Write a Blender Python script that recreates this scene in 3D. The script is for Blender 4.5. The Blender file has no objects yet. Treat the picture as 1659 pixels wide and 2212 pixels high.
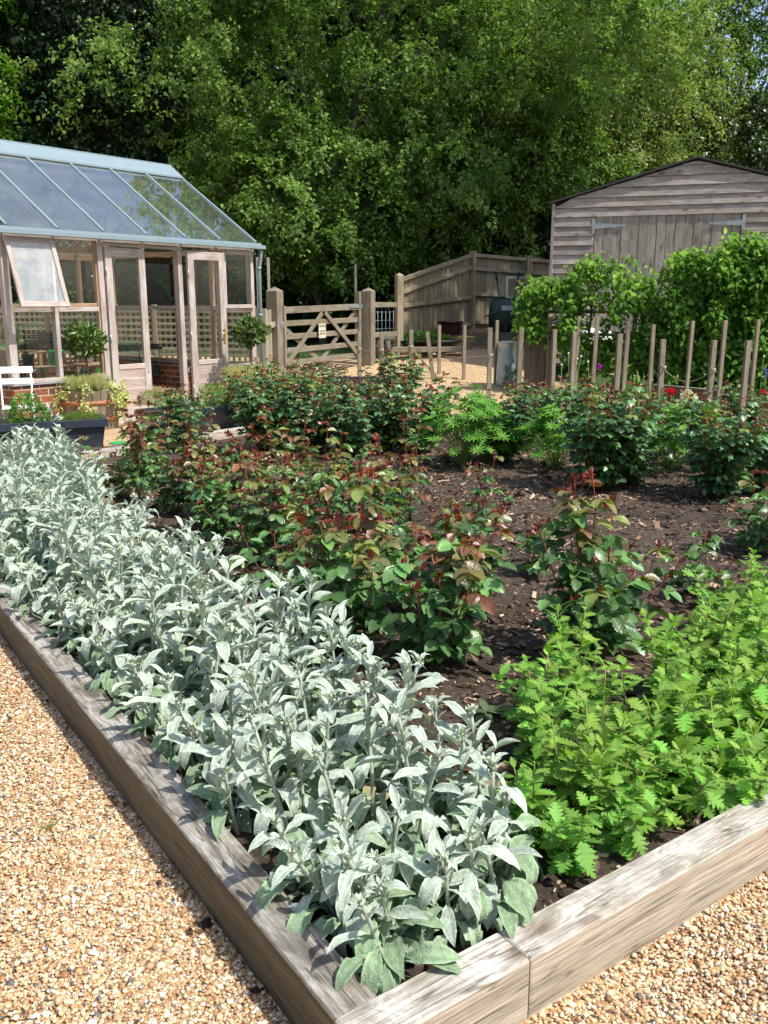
import bpy, math, random
import numpy as np
from mathutils import Vector, Matrix
random.seed(7); RNG = np.random.default_rng(7)
sc = bpy.context.scene
C = sc.collection
R = math.radians

# ---------------------------------------------------------------- camera
CAM_H = 1.5
FPX, CXP, CYP = 1900.0, 829.5, 1106.0          # measured on a 1659 x 2212 copy of the photograph
PITCH = math.atan(456 / 1900)
cam = bpy.data.cameras.new("camera"); camo = bpy.data.objects.new("camera", cam); C.objects.link(camo)
cam.sensor_fit = 'VERTICAL'; cam.angle_y = 2 * math.atan(CYP / FPX)
cam.clip_start = 0.05; cam.clip_end = 600
camo.location = (0, 0, CAM_H); camo.rotation_euler = (math.pi / 2 - PITCH, 0, 0)
sc.camera = camo
# ---------------------------------------------------------------- sky, sun, exposure
SUN_EL, SUN_BRG = 56.0, 120.0                  # elevation and compass bearing (0 = +Y, 90 = +X)
w = bpy.data.worlds.new("World"); sc.world = w; w.use_nodes = True
nt = w.node_tree; bg = nt.nodes['Background']
sky = nt.nodes.new('ShaderNodeTexSky'); sky.sky_type = 'NISHITA'; sky.sun_disc = False
sky.sun_elevation = R(SUN_EL); sky.sun_rotation = R(SUN_BRG); sky.dust_density = 2.0
nt.links.new(sky.outputs[0], bg.inputs[0]); bg.inputs[1].default_value = 0.15
sl = bpy.data.lights.new("sun", 'SUN'); sl.energy = 4.1; sl.angle = R(0.8); sl.color = (1, .95, .86)
so = bpy.data.objects.new("sun", sl); C.objects.link(so)
_sd = Vector((math.sin(R(SUN_BRG)) * math.cos(R(SUN_EL)), math.cos(R(SUN_BRG)) * math.cos(R(SUN_EL)), math.sin(R(SUN_EL))))
so.rotation_euler = _sd.to_track_quat('Z', 'Y').to_euler(); so.location = _sd * 30
sc.view_settings.view_transform = 'Standard'; sc.view_settings.look = 'None'
sc.view_settings.exposure = 0.48; sc.view_settings.gamma = 1
sc.cycles.max_bounces = 8; sc.cycles.transparent_max_bounces = 24; sc.cycles.use_denoising = True
sc.cycles.transmission_bounces = 6

# ---------------------------------------------------------------- geometry of the picture
def ray(px, py):
    u = (px - CXP) / FPX; v = -(py - CYP) / FPX
    return np.array([u, math.cos(PITCH) + v * math.sin(PITCH), -math.sin(PITCH) + v * math.cos(PITCH)])
def W(px, py, Y):
    d = ray(px, py); return np.array([0, 0, CAM_H]) + d * (Y / d[1])
def G(px, py, z=0.0):
    d = ray(px, py); return np.array([0, 0, CAM_H]) + d * ((z - CAM_H) / d[2])
def ss(a, b, x):
    t = np.clip((np.asarray(x, float) - a) / (b - a), 0, 1); return t * t * (3 - 2 * t)
def hgt(x, y):                                  # terrain height
    h = .2 * ss(11, 14.5, y) + .22 * ss(14.5, 17, y)
    h = h + .45 * ss(-.3, .6, x) * ss(16, 18.5, y) + .3 * ss(19, 30, y)
    h = h + .45 * ss(3, 6, x) * ss(13.2, 17, y)
    return h
D1 = np.array([-.572, .820]); D2 = np.array([.820, .572]); OB = np.array([-.012, 1.485])   # the bed's own axes
def AB(a, b, z=0.08):
    p = OB + a * D1 + b * D2; return np.array([p[0], p[1], z])
ANG1 = math.atan2(D1[1], D1[0]); ANG2 = math.atan2(D2[1], D2[0])

# ---------------------------------------------------------------- mesh builder
class MB:
    def __init__(s): s.v = []; s.f = []; s.c = []; s.g = []; s.n = 0; s.sm = []
    def add(s, v, f, col=(1, 1, 1), gc=None, smooth=False):
        v = np.asarray(v, float).reshape(-1, 3); n = len(v)
        col = np.asarray(col, float)
        if col.ndim == 1: col = np.tile(col[:3], (n, 1))
        if gc is None: gc = v + RNG.uniform(-9, 9, 3)
        s.v.append(v); s.c.append(col[:, :3]); s.g.append(np.asarray(gc, float))
        if isinstance(f, np.ndarray):
            s.f.append((f.astype(np.int64) + s.n, smooth))
        else:
            by = {}
            for q in f: by.setdefault(len(q), []).append(q)
            for k, L in by.items(): s.f.append((np.array(L, dtype=np.int64) + s.n, smooth))
        s.n += n; return s
    def build(s, name, mat, parent=None, loc=None, rotz=0.0, smooth=None):
        me = bpy.data.meshes.new(name)
        if s.n:
            V = np.concatenate(s.v); Cc = np.concatenate(s.c); Gc = np.concatenate(s.g)
            me.vertices.add(len(V)); me.vertices.foreach_set('co', V.ravel().astype(np.float32))
            loops = np.concatenate([f.ravel() for f, _ in s.f])
            sizes = np.concatenate([np.full(len(f), f.shape[1]) for f, _ in s.f])
            smo = np.concatenate([np.full(len(f), (x if smooth is None else smooth)) for f, x in s.f])
            me.loops.add(len(loops)); me.loops.foreach_set('vertex_index', loops.astype(np.int32))
            st = np.concatenate([[0], np.cumsum(sizes)[:-1]])
            me.polygons.add(len(sizes)); me.polygons.foreach_set('loop_start', st.astype(np.int32))
            me.polygons.foreach_set('loop_total', sizes.astype(np.int32))
            me.polygons.foreach_set('use_smooth', smo.astype(bool))
            a = me.color_attributes.new('Col', 'FLOAT_COLOR', 'POINT')
            a.data.foreach_set('color', np.concatenate([Cc, np.ones((len(Cc), 1))], 1).ravel().astype(np.float32))
            g = me.attributes.new('gc', 'FLOAT_VECTOR', 'POINT'); g.data.foreach_set('vector', Gc.ravel().astype(np.float32))
            me.update(calc_edges=True); me.validate()
        if mat is not None: me.materials.append(mat)
        o = bpy.data.objects.new(name, me); C.objects.link(o)
        if parent is not None: o.parent = parent
        if loc is not None: o.location = loc
        if rotz: o.rotation_euler = (0, 0, rotz)
        return o
    # --- primitives
    def beam(s, p0, p1, w, h, up=(0, 0, 1), ch=.003, col=(1, 1, 1), taper=1.0, cut=(0, 0)):
        p0 = np.asarray(p0, float); p1 = np.asarray(p1, float)
        X = p1 - p0; L = np.linalg.norm(X); X /= L
        up = np.asarray(up, float)
        if abs(X @ up) > .98: up = np.array([0, 1., 0])
        Y = np.cross(up, X); Y /= np.linalg.norm(Y); Z = np.cross(X, Y)
        a, b = w / 2, h / 2; c = min(ch, a * .45, b * .45)
        sec = [(a, b - c), (a - c, b), (-a + c, b), (-a, b - c), (-a, -b + c), (-a + c, -b), (a - c, -b), (a, -b + c)]
        V = []; gc = []; off = RNG.uniform(-20, 20, 3)
        nx = max(1, int(L / .5))
        xs = [0, min(c, L * .1)] + [L * k / nx for k in range(1, nx)] + [L - min(c, L * .1), L]
        for i, x in enumerate(xs):
            k = 1 + (taper - 1) * x / L; e = 1 if 0 < i < len(xs) - 1 else max(.5, 1 - c / max(a, b) * .8)
            for (y, z) in sec:
                yy = y * k * e; zz = z * k * e; V.append(p0 + X * x + Y * yy + Z * zz); gc.append((x + off[0], yy + off[1], zz + off[2]))
        F = []
        for i in range(len(xs) - 1):
            for j in range(8):
                k = (j + 1) % 8; F.append((i * 8 + j, i * 8 + k, (i + 1) * 8 + k, (i + 1) * 8 + j))
        F.append(tuple(range(7, -1, -1))); m = (len(xs) - 1) * 8; F.append(tuple(range(m, m + 8)))
        F = [tuple(reversed(q)) for q in F]
        return s.add(V, F, col, gc)
    def box(s, lo, hi, col=(1, 1, 1), ch=.002, gc=None):
        lo = np.array(lo, float); hi = np.array(hi, float); m = (lo + hi) / 2
        d = hi - lo; ax = int(np.argmax(d))
        if ax == 2: return s.beam((m[0], m[1], lo[2]), (m[0], m[1], hi[2]), d[0], d[1], (0, 1, 0), ch, col)
        if ax == 0: return s.beam((lo[0], m[1], m[2]), (hi[0], m[1], m[2]), d[1], d[2], (0, 0, 1), ch, col)
        return s.beam((m[0], lo[1], m[2]), (m[0], hi[1], m[2]), d[0], d[2], (0, 0, 1), ch, col)
    def plain(s, lo, hi, col=(1, 1, 1), gcf=None):
        (a, b, c), (d, e, f) = lo, hi
        V = np.array([(a, b, c), (d, b, c), (d, e, c), (a, e, c), (a, b, f), (d, b, f), (d, e, f), (a, e, f)], float)
        F = [(3, 2, 1, 0), (4, 5, 6, 7), (0, 1, 5, 4), (1, 2, 6, 5), (2, 3, 7, 6), (3, 0, 4, 7)]
        return s.add(V, F, col, gcf(V) if gcf else V)
    def tube(s, P, r, n=6, col=(1, 1, 1), caps=True, smooth=True):
        P = np.asarray(P, float); m = len(P); r = np.broadcast_to(np.asarray(r, float), (m,))
        T = np.gradient(P, axis=0); T /= np.linalg.norm(T, axis=1)[:, None] + 1e-12
        ref = np.array([0, 0, 1.]) if abs(T[0][2]) < .9 else np.array([1., 0, 0])
        A = np.cross(T, ref); A /= np.linalg.norm(A, axis=1)[:, None] + 1e-9; B = np.cross(T, A)
        t = np.linspace(0, 2 * np.pi, n, endpoint=False)
        V = P[:, None, :] + r[:, None, None] * (np.cos(t)[None, :, None] * A[:, None, :] + np.sin(t)[None, :, None] * B[:, None, :])
        L = np.concatenate([[0], np.cumsum(np.linalg.norm(np.diff(P, axis=0), axis=1))]); o = RNG.uniform(-20, 20)
        gc = np.stack([np.repeat(L + o, n), np.tile(np.cos(t) * .02, m), np.tile(np.sin(t) * .02, m)], 1)
        i = np.arange(m - 1)[:, None] * n; j = np.arange(n)[None, :]; k = (j + 1) % n
        F = np.stack([i + j, i + n + j, i + n + k, i + k], -1).reshape(-1, 4)
        base = s.n
        if np.ndim(col) == 2: col = np.repeat(np.asarray(col), n, 0)
        s.add(V.reshape(-1, 3), F, col, gc, smooth)
        if caps and n > 2:
            s.f.append((np.array([list(range(base, base + n))]), False)); s.f.append((np.array([list(range(base + n * m - 1, base + n * (m - 1) - 1, -1))]), False))
        return s
    def lathe(s, prof, n=24, c=(0, 0, 0), col=(1, 1, 1), wob=0, smooth=True, capb=True):
        prof = np.asarray(prof, float); m = len(prof); t = np.linspace(0, 2 * np.pi, n, endpoint=False)
        rr = prof[:, 0][:, None] * (1 + wob * np.sin(t * 3)[None, :])
        V = np.stack([rr * np.cos(t), rr * np.sin(t), np.repeat(prof[:, 1][:, None], n, 1)], -1).reshape(-1, 3) + np.asarray(c)
        rm = prof[:, 0].max()
        gc = np.stack([np.repeat(prof[:, 1], n), np.tile(t * rm, m), np.repeat(prof[:, 0], n)], 1)
        i = np.arange(m - 1)[:, None] * n; j = np.arange(n)[None, :]; k = (j + 1) % n
        F = np.stack([i + j, i + k, i + n + k, i + n + j], -1).reshape(-1, 4)
        base = s.n; s.add(V, F, col, gc, smooth)
        if capb: s.f.append((np.array([list(range(base + n - 1, base - 1, -1))]), False))
        return s
    def scatter(s, tm, P, X, Z, S, col, smooth=True):
        """copies of a leaf template at P, pointing along X, upper side towards Z"""
        tv, tf = tm; P = np.atleast_2d(P); N = len(P)
        X = np.broadcast_to(X, (N, 3)); Z = np.broadcast_to(Z, (N, 3)); S = np.broadcast_to(S, (N,))
        X = X / (np.linalg.norm(X, axis=1)[:, None] + 1e-9)
        Y = np.cross(Z, X); Y = Y / (np.linalg.norm(Y, axis=1)[:, None] + 1e-9); Zz = np.cross(X, Y)
        M = np.stack([X, Y, Zz], 1)
        V = P[:, None, :] + S[:, None, None] * np.einsum('kj,nji->nki', tv, M)
        k = len(tv); F = (tf[None] + (np.arange(N) * k)[:, None, None]).reshape(-1, tf.shape[1])
        col = np.broadcast_to(np.asarray(col, float), (N, 3)); cc = np.repeat(col, k, 0)
        if len(tm) > 2 or k < 0: pass
        gc = (tv[None] * S[:, None, None] + RNG.uniform(-9, 9, (N, 1, 3))).reshape(-1, 3)
        return s.add(V.reshape(-1, 3), F, cc, gc, smooth)

def leaf(L=1., Wd=.4, n=6, rad=None, droop=.2, fold=.12, wave=0., cup=0.):
    """a leaf blade along +X: midrib and two sides, n stations"""
    x = np.linspace(0, 1, n)
    if rad is None: rad = np.sin(np.pi * x ** .8) ** .8
    rad = np.asarray(rad, float); n = len(rad); x = np.linspace(0, 1, n)
    z = -droop * x ** 2 * L
    V = []
    for i in range(n):
        r = rad[i] * Wd / 2 * L; wv = wave * math.sin(i * 2.4) * L
        V += [(x[i] * L, -r, z[i] + fold * r * 2 + wv), (x[i] * L, 0, z[i]), (x[i] * L, r, z[i] + fold * r * 2 - wv)]
    F = []
    for i in range(n - 1):
        for j in (0, 1): a = i * 3 + j; F.append((a, a + 3, a + 4, a + 1))
    return np.array(V), np.array(F)
def quadleaf(Wd=.6, fold=.12, droop=.1):
    return (np.array([(0, 0, 0), (.42, -Wd / 2, fold), (1, 0, -droop), (.42, Wd / 2, fold), (.45, 0, .0)]),
            np.array([(0, 1, 4), (1, 2, 4), (4, 2, 3), (0, 4, 3)]))
def unit(v): v = np.asarray(v, float); return v / (np.linalg.norm(v, axis=-1, keepdims=True) + 1e-9)
def jit(col, n, s=.15, rng=None):
    rng = rng or RNG
    k = rng.normal(1, s, (n, 1)); h = rng.normal(1, s * .35, (n, 3)); return np.clip(np.asarray(col) * k * h, .002, .95)

# ---------------------------------------------------------------- things
def tag(o, label=None, cat=None, group=None, kind=None):
    if label: o['label'] = label
    if cat: o['category'] = cat
    if group: o['group'] = group
    if kind: o['kind'] = kind
    return o
def thing(name, label, cat, loc=(0, 0, 0), rotz=0., group=None):
    o = bpy.data.objects.new(name, None); C.objects.link(o); o.empty_display_size = .1
    o.location = tuple(float(q) for q in loc); o.rotation_euler = (0, 0, rotz)
    return tag(o, label, cat, group)
def dup(root, loc, rotz=0., label=None, group=None, scale=None):
    r = root.copy(); C.objects.link(r); r.location = tuple(float(q) for q in loc); r.rotation_euler = (0, 0, rotz)
    if scale: r.scale = (scale,) * 3
    if label: r['label'] = label
    if group: r['group'] = group
    for ch in list(root.children):
        c = ch.copy(); C.objects.link(c); c.parent = r
        for g_ in ch.children:
            d = g_.copy(); C.objects.link(d); d.parent = c
    return r

# ---------------------------------------------------------------- materials
def newmat(name):
    m = bpy.data.materials.new(name); m.use_nodes = True; n = m.node_tree
    return m, n, n.nodes['Principled BSDF'], n.links
def nd(n, t, **k):
    o = n.nodes.new(t)
    for a, b in k.items():
        if a in o.inputs: o.inputs[a].default_value = b
        else: setattr(o, a, b)
    return o
def ramp(n, stops):
    r = n.nodes.new('ShaderNodeValToRGB'); e = r.color_ramp.elements
    while len(e) < len(stops): e.new(.5)
    for i, (p, c) in enumerate(stops):
        e[i].position = p; e[i].color = (*(c if hasattr(c, '__len__') else (c, c, c)), 1)
    return r
def mixc(n, l, f, a, b, bt='MIX'):
    m = n.nodes.new('ShaderNodeMix'); m.data_type = 'RGBA'; m.blend_type = bt
    for s_, v in ((0, f), (6, a), (7, b)):
        if hasattr(v, 'links') or isinstance(v, bpy.types.NodeSocket): l.new(v, m.inputs[s_])
        else: m.inputs[s_].default_value = v if s_ == 0 else (*v, 1)
    return m.outputs[2]
def mapped(n, l, scale, attr='gc'):
    a = n.nodes.new('ShaderNodeAttribute'); a.attribute_name = attr
    m = n.nodes.new('ShaderNodeMapping'); m.inputs['Scale'].default_value = scale
    l.new(a.outputs['Vector'], m.inputs['Vector']); return m.outputs[0]
def wood(name, a, b, grey, rough=.8, weather=.5, bump=.35, gs=1.0, side=None, knots=False, blot=(.30, .27, .24)):
    m, n, p, l = newmat(name)
    g1 = nd(n, 'ShaderNodeTexNoise', Scale=1.0, Detail=7.0, Roughness=.65, Distortion=.35); l.new(mapped(n, l, (1.3 * gs, 16 * gs, 16 * gs)), g1.inputs['Vector'])
    g2 = nd(n, 'ShaderNodeTexNoise', Scale=1.0, Detail=4.0, Roughness=.7, Distortion=.3); l.new(mapped(n, l, (5 * gs, 150 * gs, 150 * gs)), g2.inputs['Vector'])
    g3 = nd(n, 'ShaderNodeTexNoise', Scale=1.0, Detail=5.0, Roughness=.65); l.new(mapped(n, l, (3.5, 9, 9)), g3.inputs['Vector'])
    r1 = ramp(n, [(.3, a), (.7, b)]); l.new(g1.outputs[0], r1.inputs[0])
    r2 = ramp(n, [(.36, .34), (.60, 1.0)]); l.new(g2.outputs[0], r2.inputs[0])
    c1 = mixc(n, l, .75, r1.outputs[0], r2.outputs[0], 'MULTIPLY')
    r3 = ramp(n, [(.5 - weather * .25, 0.), (.5 + .3 * (1 - weather) + .05, 1.)]); l.new(g3.outputs[0], r3.inputs[0])
    c2 = mixc(n, l, r3.outputs[0], c1, mixc(n, l, .6, grey, r2.outputs[0], 'MULTIPLY'))
    at = n.nodes.new('ShaderNodeAttribute'); at.attribute_name = 'Col'
    if knots:      # dark oval knots with a stain round them
        v = nd(n, 'ShaderNodeTexVoronoi', Scale=1.0); l.new(mapped(n, l, (3.2, 7.5, 7.5) if knots is True else knots), v.inputs['Vector'])
        rk = ramp(n, [(.05, (.26, .21, .17)), (.11, (.60, .53, .47)), (.20, (1, 1, 1))]); l.new(v.outputs['Distance'], rk.inputs[0]); c2 = mixc(n, l, .9, c2, rk.outputs[0], 'MULTIPLY')
    if side:       # light and shade painted into sides and top by normal; top lichen blotched
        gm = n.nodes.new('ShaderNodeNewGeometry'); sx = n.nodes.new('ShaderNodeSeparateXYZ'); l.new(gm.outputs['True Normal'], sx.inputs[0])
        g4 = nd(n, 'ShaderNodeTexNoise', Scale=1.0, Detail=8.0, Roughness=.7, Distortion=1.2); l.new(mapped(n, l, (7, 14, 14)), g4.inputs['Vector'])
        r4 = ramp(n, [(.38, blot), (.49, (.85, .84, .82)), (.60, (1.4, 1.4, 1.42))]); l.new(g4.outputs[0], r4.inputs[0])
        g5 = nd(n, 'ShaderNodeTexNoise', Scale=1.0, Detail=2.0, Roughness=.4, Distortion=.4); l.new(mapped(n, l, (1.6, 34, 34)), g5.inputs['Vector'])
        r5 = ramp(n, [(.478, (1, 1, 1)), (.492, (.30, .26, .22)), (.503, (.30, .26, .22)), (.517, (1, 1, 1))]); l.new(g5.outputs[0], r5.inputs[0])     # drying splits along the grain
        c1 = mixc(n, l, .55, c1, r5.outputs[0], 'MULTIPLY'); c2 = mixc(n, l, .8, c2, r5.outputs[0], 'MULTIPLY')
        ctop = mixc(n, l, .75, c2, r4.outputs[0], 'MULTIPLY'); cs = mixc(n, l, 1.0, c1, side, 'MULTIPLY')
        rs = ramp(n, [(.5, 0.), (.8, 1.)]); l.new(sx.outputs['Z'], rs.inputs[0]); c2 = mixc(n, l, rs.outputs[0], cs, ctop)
    l.new(mixc(n, l, 1.0, c2, at.outputs['Color'], 'MULTIPLY'), p.inputs['Base Color'])
    p.inputs['Roughness'].default_value = rough
    bm = nd(n, 'ShaderNodeBump', Strength=bump, Distance=.004); l.new(g2.outputs[0], bm.inputs['Height']); l.new(bm.outputs[0], p.inputs['Normal'])
    return m
def foliage(name, rough=.45, trans=.3, spec=.4, sheen=0., var=.25, bumpscale=0, gloss_coat=0., hue=(1.1, 1.25, .45), nsc=40., bstr=.5):
    """leaf colour comes from each leaf's own colour attribute"""
    m, n, p, l = newmat(name)
    at = n.nodes.new('ShaderNodeAttribute'); at.attribute_name = 'Col'
    nz = nd(n, 'ShaderNodeTexNoise', Scale=nsc, Detail=4.0, Roughness=.65); l.new(mapped(n, l, (1, 1, 1)), nz.inputs['Vector'])
    r = ramp(n, [(.3, 1 - var), (.7, 1 + var * .3)]); l.new(nz.outputs[0], r.inputs[0])
    c = mixc(n, l, 1.0, at.outputs['Color'], r.outputs[0], 'MULTIPLY')
    l.new(c, p.inputs['Base Color']); p.inputs['Roughness'].default_value = rough; p.inputs['Specular IOR Level'].default_value = spec
    if sheen: p.inputs['Sheen Weight'].default_value = sheen; p.inputs['Sheen Roughness'].default_value = .4
    if bumpscale:
        b = nd(n, 'ShaderNodeTexNoise', Scale=bumpscale, Detail=2.0); l.new(mapped(n, l, (1, 1, 1)), b.inputs['Vector'])
        bm = nd(n, 'ShaderNodeBump', Strength=bstr, Distance=.003); l.new(b.outputs[0], bm.inputs['Height']); l.new(bm.outputs[0], p.inputs['Normal'])
    if trans:
        t = n.nodes.new('ShaderNodeBsdfTranslucent'); l.new(mixc(n, l, 1.0, c, hue, 'MULTIPLY'), t.inputs[0])
        mx = n.nodes.new('ShaderNodeMixShader'); mx.inputs[0].default_value = trans
        l.new(p.outputs[0], mx.inputs[1]); l.new(t.outputs[0], mx.inputs[2]); l.new(mx.outputs[0], n.nodes['Material Output'].inputs[0])
    return m
def flat(name, col, rough=.6, metal=0., noise=.12, nscale=30., spec=.5, bump=.1, usecol=False):
    m, n, p, l = newmat(name)
    tc = n.nodes.new('ShaderNodeTexCoord')
    nz = nd(n, 'ShaderNodeTexNoise', Scale=nscale, Detail=6.0, Roughness=.65); l.new(tc.outputs['Object'], nz.inputs['Vector'])
    r = ramp(n, [(.3, 1 - noise), (.7, 1 + noise)]); l.new(nz.outputs[0], r.inputs[0])
    c = mixc(n, l, 1.0, col, r.outputs[0], 'MULTIPLY')
    if usecol:
        at = n.nodes.new('ShaderNodeAttribute'); at.attribute_name = 'Col'; c = mixc(n, l, 1.0, c, at.outputs['Color'], 'MULTIPLY')
    l.new(c, p.inputs['Base Color']); p.inputs['Roughness'].default_value = rough; p.inputs['Metallic'].default_value = metal
    p.inputs['Specular IOR Level'].default_value = spec
    if bump:
        bm = nd(n, 'ShaderNodeBump', Strength=bump, Distance=.003); l.new(nz.outputs[0], bm.inputs['Height']); l.new(bm.outputs[0], p.inputs['Normal'])
    return m
def glass(name, dust=.1, tint=(.9, .95, .93), dustcol=(.75, .8, .78), refl=1.6):
    m, n, p, l = newmat(name); n.nodes.remove(p)
    tr = n.nodes.new('ShaderNodeBsdfTransparent'); tr.inputs[0].default_value = (*tint, 1)
    gl = n.nodes.new('ShaderNodeBsdfGlossy'); gl.inputs['Roughness'].default_value = .02
    df = n.nodes.new('ShaderNodeBsdfDiffuse'); df.inputs[0].default_value = (*dustcol, 1)
    tc = n.nodes.new('ShaderNodeTexCoord'); nz = nd(n, 'ShaderNodeTexNoise', Scale=2.2, Detail=7.0, Roughness=.7)
    l.new(tc.outputs['Object'], nz.inputs['Vector'])
    r = ramp(n, [(.25, dust * .45), (.75, dust * 1.6)]); l.new(nz.outputs[0], r.inputs[0])
    m1 = n.nodes.new('ShaderNodeMixShader'); l.new(r.outputs[0], m1.inputs[0]); l.new(tr.outputs[0], m1.inputs[1]); l.new(df.outputs[0], m1.inputs[2])
    fr = nd(n, 'ShaderNodeLayerWeight', Blend=.5); m2 = n.nodes.new('ShaderNodeMixShader')
    pw = nd(n, 'ShaderNodeMath'); pw.operation = 'POWER'; pw.inputs[1].default_value = 4.5; l.new(fr.outputs['Facing'], pw.inputs[0])
    ma = nd(n, 'ShaderNodeMath'); ma.operation = 'MULTIPLY_ADD'; ma.inputs[1].default_value = .9; ma.inputs[2].default_value = .06; l.new(pw.outputs[0], ma.inputs[0])
    mu = nd(n, 'ShaderNodeMath'); mu.operation = 'MULTIPLY'; mu.inputs[1].default_value = refl; mu.use_clamp = True
    l.new(ma.outputs[0], mu.inputs[0]); l.new(mu.outputs[0], m2.inputs[0]); l.new(m1.outputs[0], m2.inputs[1]); l.new(gl.outputs[0], m2.inputs[2])
    l.new(m2.outputs[0], n.nodes['Material Output'].inputs[0]); return m
M = {}
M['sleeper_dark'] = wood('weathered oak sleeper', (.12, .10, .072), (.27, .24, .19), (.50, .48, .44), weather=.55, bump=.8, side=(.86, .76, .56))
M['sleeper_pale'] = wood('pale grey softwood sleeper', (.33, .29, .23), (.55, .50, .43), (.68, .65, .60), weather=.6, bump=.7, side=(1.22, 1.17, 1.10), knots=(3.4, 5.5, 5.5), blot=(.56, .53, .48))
M['cedar_grey'] = wood('silvered cedar', (.40, .315, .265), (.60, .50, .44), (.63, .565, .53), weather=.55, bump=.2)
M['cedar_warm'] = wood('unweathered cedar', (.36, .19, .10), (.62, .40, .23), (.52, .40, .30), weather=.2, bump=.2)
M['gate_wood'] = wood('gate oak', (.17, .14, .095), (.30, .255, .18), (.33, .295, .23), weather=.45)
M['fence_wood'] = wood('featheredge fence wood', (.23, .185, .105), (.44, .365, .225), (.44, .38, .27), weather=.45)
M['stake_wood'] = wood('sawn stake wood', (.19, .15, .095), (.36, .295, .20), (.31, .275, .215), weather=.4, bump=.4)
M['shed_wood'] = wood('grey shed boards', (.22, .185, .15), (.42, .37, .32), (.50, .46, .42), weather=.6, bump=.5, knots=True)
M['lattice'] = wood('trellis wood', (.30, .27, .18), (.45, .41, .29), (.44, .42, .33), weather=.4)
M['bark'] = wood('bark', (.06, .048, .035), (.14, .115, .085), (.13, .13, .10), weather=.4, bump=1.0)
M['barrel'] = wood('barrel oak', (.17, .12, .075), (.34, .26, .17), (.38, .33, .26), weather=.5)
M['alu'] = flat('blue grey painted aluminium', (.225, .30, .335), .4, 0., .06, 6, .5, .02)
M['lead'] = flat('lead flashing', (.30, .34, .40), .5, .3, .15, 12)
M['white_paint'] = flat('white enamel', (.80, .80, .80), .35, 0, .05, 20, .5, .03)
M['brass'] = flat('brass', (.85, .58, .18), .25, 1.0, .08, 40)
M['steel'] = flat('galvanised steel', (.42, .50, .53), .42, .55, .16, 9)
M['lead_black'] = flat('dark slate blue trough', (.030, .040, .060), .35, 0, .35, 14, .5, .2)
M['black_plastic'] = flat('black plastic', (.012, .013, .015), .4, 0, .2, 30)
M['green_plastic'] = flat('green plastic', (.02, .36, .10), .45, 0, .1, 20)
M['dark_green'] = flat('dark green plastic', (.012, .035, .025), .4, 0, .2, 20)
M['rust'] = flat('rusty iron hoop', (.40, .17, .08), .75, .1, .35, 25)
M['terracotta'] = flat('terracotta', (.50, .20, .11), .75, 0, .15, 20)
M['glazed'] = flat('dark red glazed pot', (.055, .018, .018), .2, 0, .2, 10)
M['wicker'] = wood('wicker', (.38, .29, .17), (.58, .47, .31), (.5, .42, .3), weather=.3, gs=.8, bump=1.0)
M['white_bag'] = flat('white woven bag', (.75, .76, .78), .8, 0, .1, 12, .3, .4)
M['yellow'] = flat('yellow sack', (.70, .48, .03), .5, 0, .1, 12)
M['twine'] = flat('twine', (.42, .38, .28), .9, 0, .2, 60)
M['sign'] = flat('faded cream sign board', (.62, .58, .42), .6, 0, .14, 25)
M['ink'] = flat('faded black lettering', (.10, .095, .085), .7, 0, .1, 30)
M['stone'] = flat('grey table top', (.33, .36, .38), .5, 0, .15, 12)
M['flesh'] = flat('petal', (1, 1, 1), .6, 0, .05, 30, .3, .05, usecol=True)
M['colored'] = flat('plant part', (1, 1, 1), .6, 0, .12, 60, .3, .1, usecol=True)
M['stem'] = flat('stem skin', (1, 1, 1), .5, 0, .2, 80, .3, .2, usecol=True)
M['glass_wall'] = glass('clear greenhouse glass', .010, (.90, .94, .92), refl=.9)
M['glass_roof'] = glass('dusty roof glass', .20, (.88, .94, .92), (.60, .70, .64), 3.6)
M['glass_milky'] = glass('milky casement glass', .36, dustcol=(.80, .84, .86))  # stronger white diffuse share than the other panes
M['glass_vase'] = glass('vase glass', .12, (.93, .97, .97))
M['ear_leaf'] = foliage('woolly silver leaf', .9, .17, .12, .25, .34, 200, hue=(1, 1.1, .8), nsc=70, bstr=1.0)
M['rose_leaf'] = foliage('glossy rose leaf', .34, .24, .55, 0, .28, 110)
M['soft_leaf'] = foliage('soft green leaf', .6, .35, .3, 0, .2, 0)
M['tree_leaf'] = foliage('tree leaf', .6, .38, .16, 0, .2, 0)
M['dark_leaf'] = foliage('holly leaf', .35, .08, .5, 0, .2, 0)
M['petal'] = foliage('petals', .6, .3, .2, 0, .08, 0, hue=(1, 1, 1))
def brickmat():
    m, n, p, l = newmat('brown stock brick')
    v = mapped(n, l, (1, 1, 1))
    b = nd(n, 'ShaderNodeTexBrick', Scale=1.0); b.inputs['Brick Width'].default_value = .222; b.inputs['Row Height'].default_value = .086
    b.inputs['Mortar Size'].default_value = .0075; b.inputs['Mortar Smooth'].default_value = .15; b.inputs['Bias'].default_value = -.1
    b.inputs['Color1'].default_value = (.33, .10, .055, 1); b.inputs['Color2'].default_value = (.09, .05, .05, 1); b.inputs['Mortar'].default_value = (.52, .40, .24, 1)
    l.new(v, b.inputs['Vector'])
    nz = nd(n, 'ShaderNodeTexNoise', Scale=25.0, Detail=6.0); l.new(v, nz.inputs['Vector']); r = ramp(n, [(.3, .7), (.7, 1.25)]); l.new(nz.outputs[0], r.inputs[0])
    l.new(mixc(n, l, 1., b.outputs[0], r.outputs[0], 'MULTIPLY'), p.inputs['Base Color']); p.inputs['Roughness'].default_value = .9
    bm = nd(n, 'ShaderNodeBump', Strength=.7, Distance=.006); bm.invert = True; l.new(b.outputs['Fac'], bm.inputs['Height']); l.new(bm.outputs[0], p.inputs['Normal'])
    return m
M['brick'] = brickmat()
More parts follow.
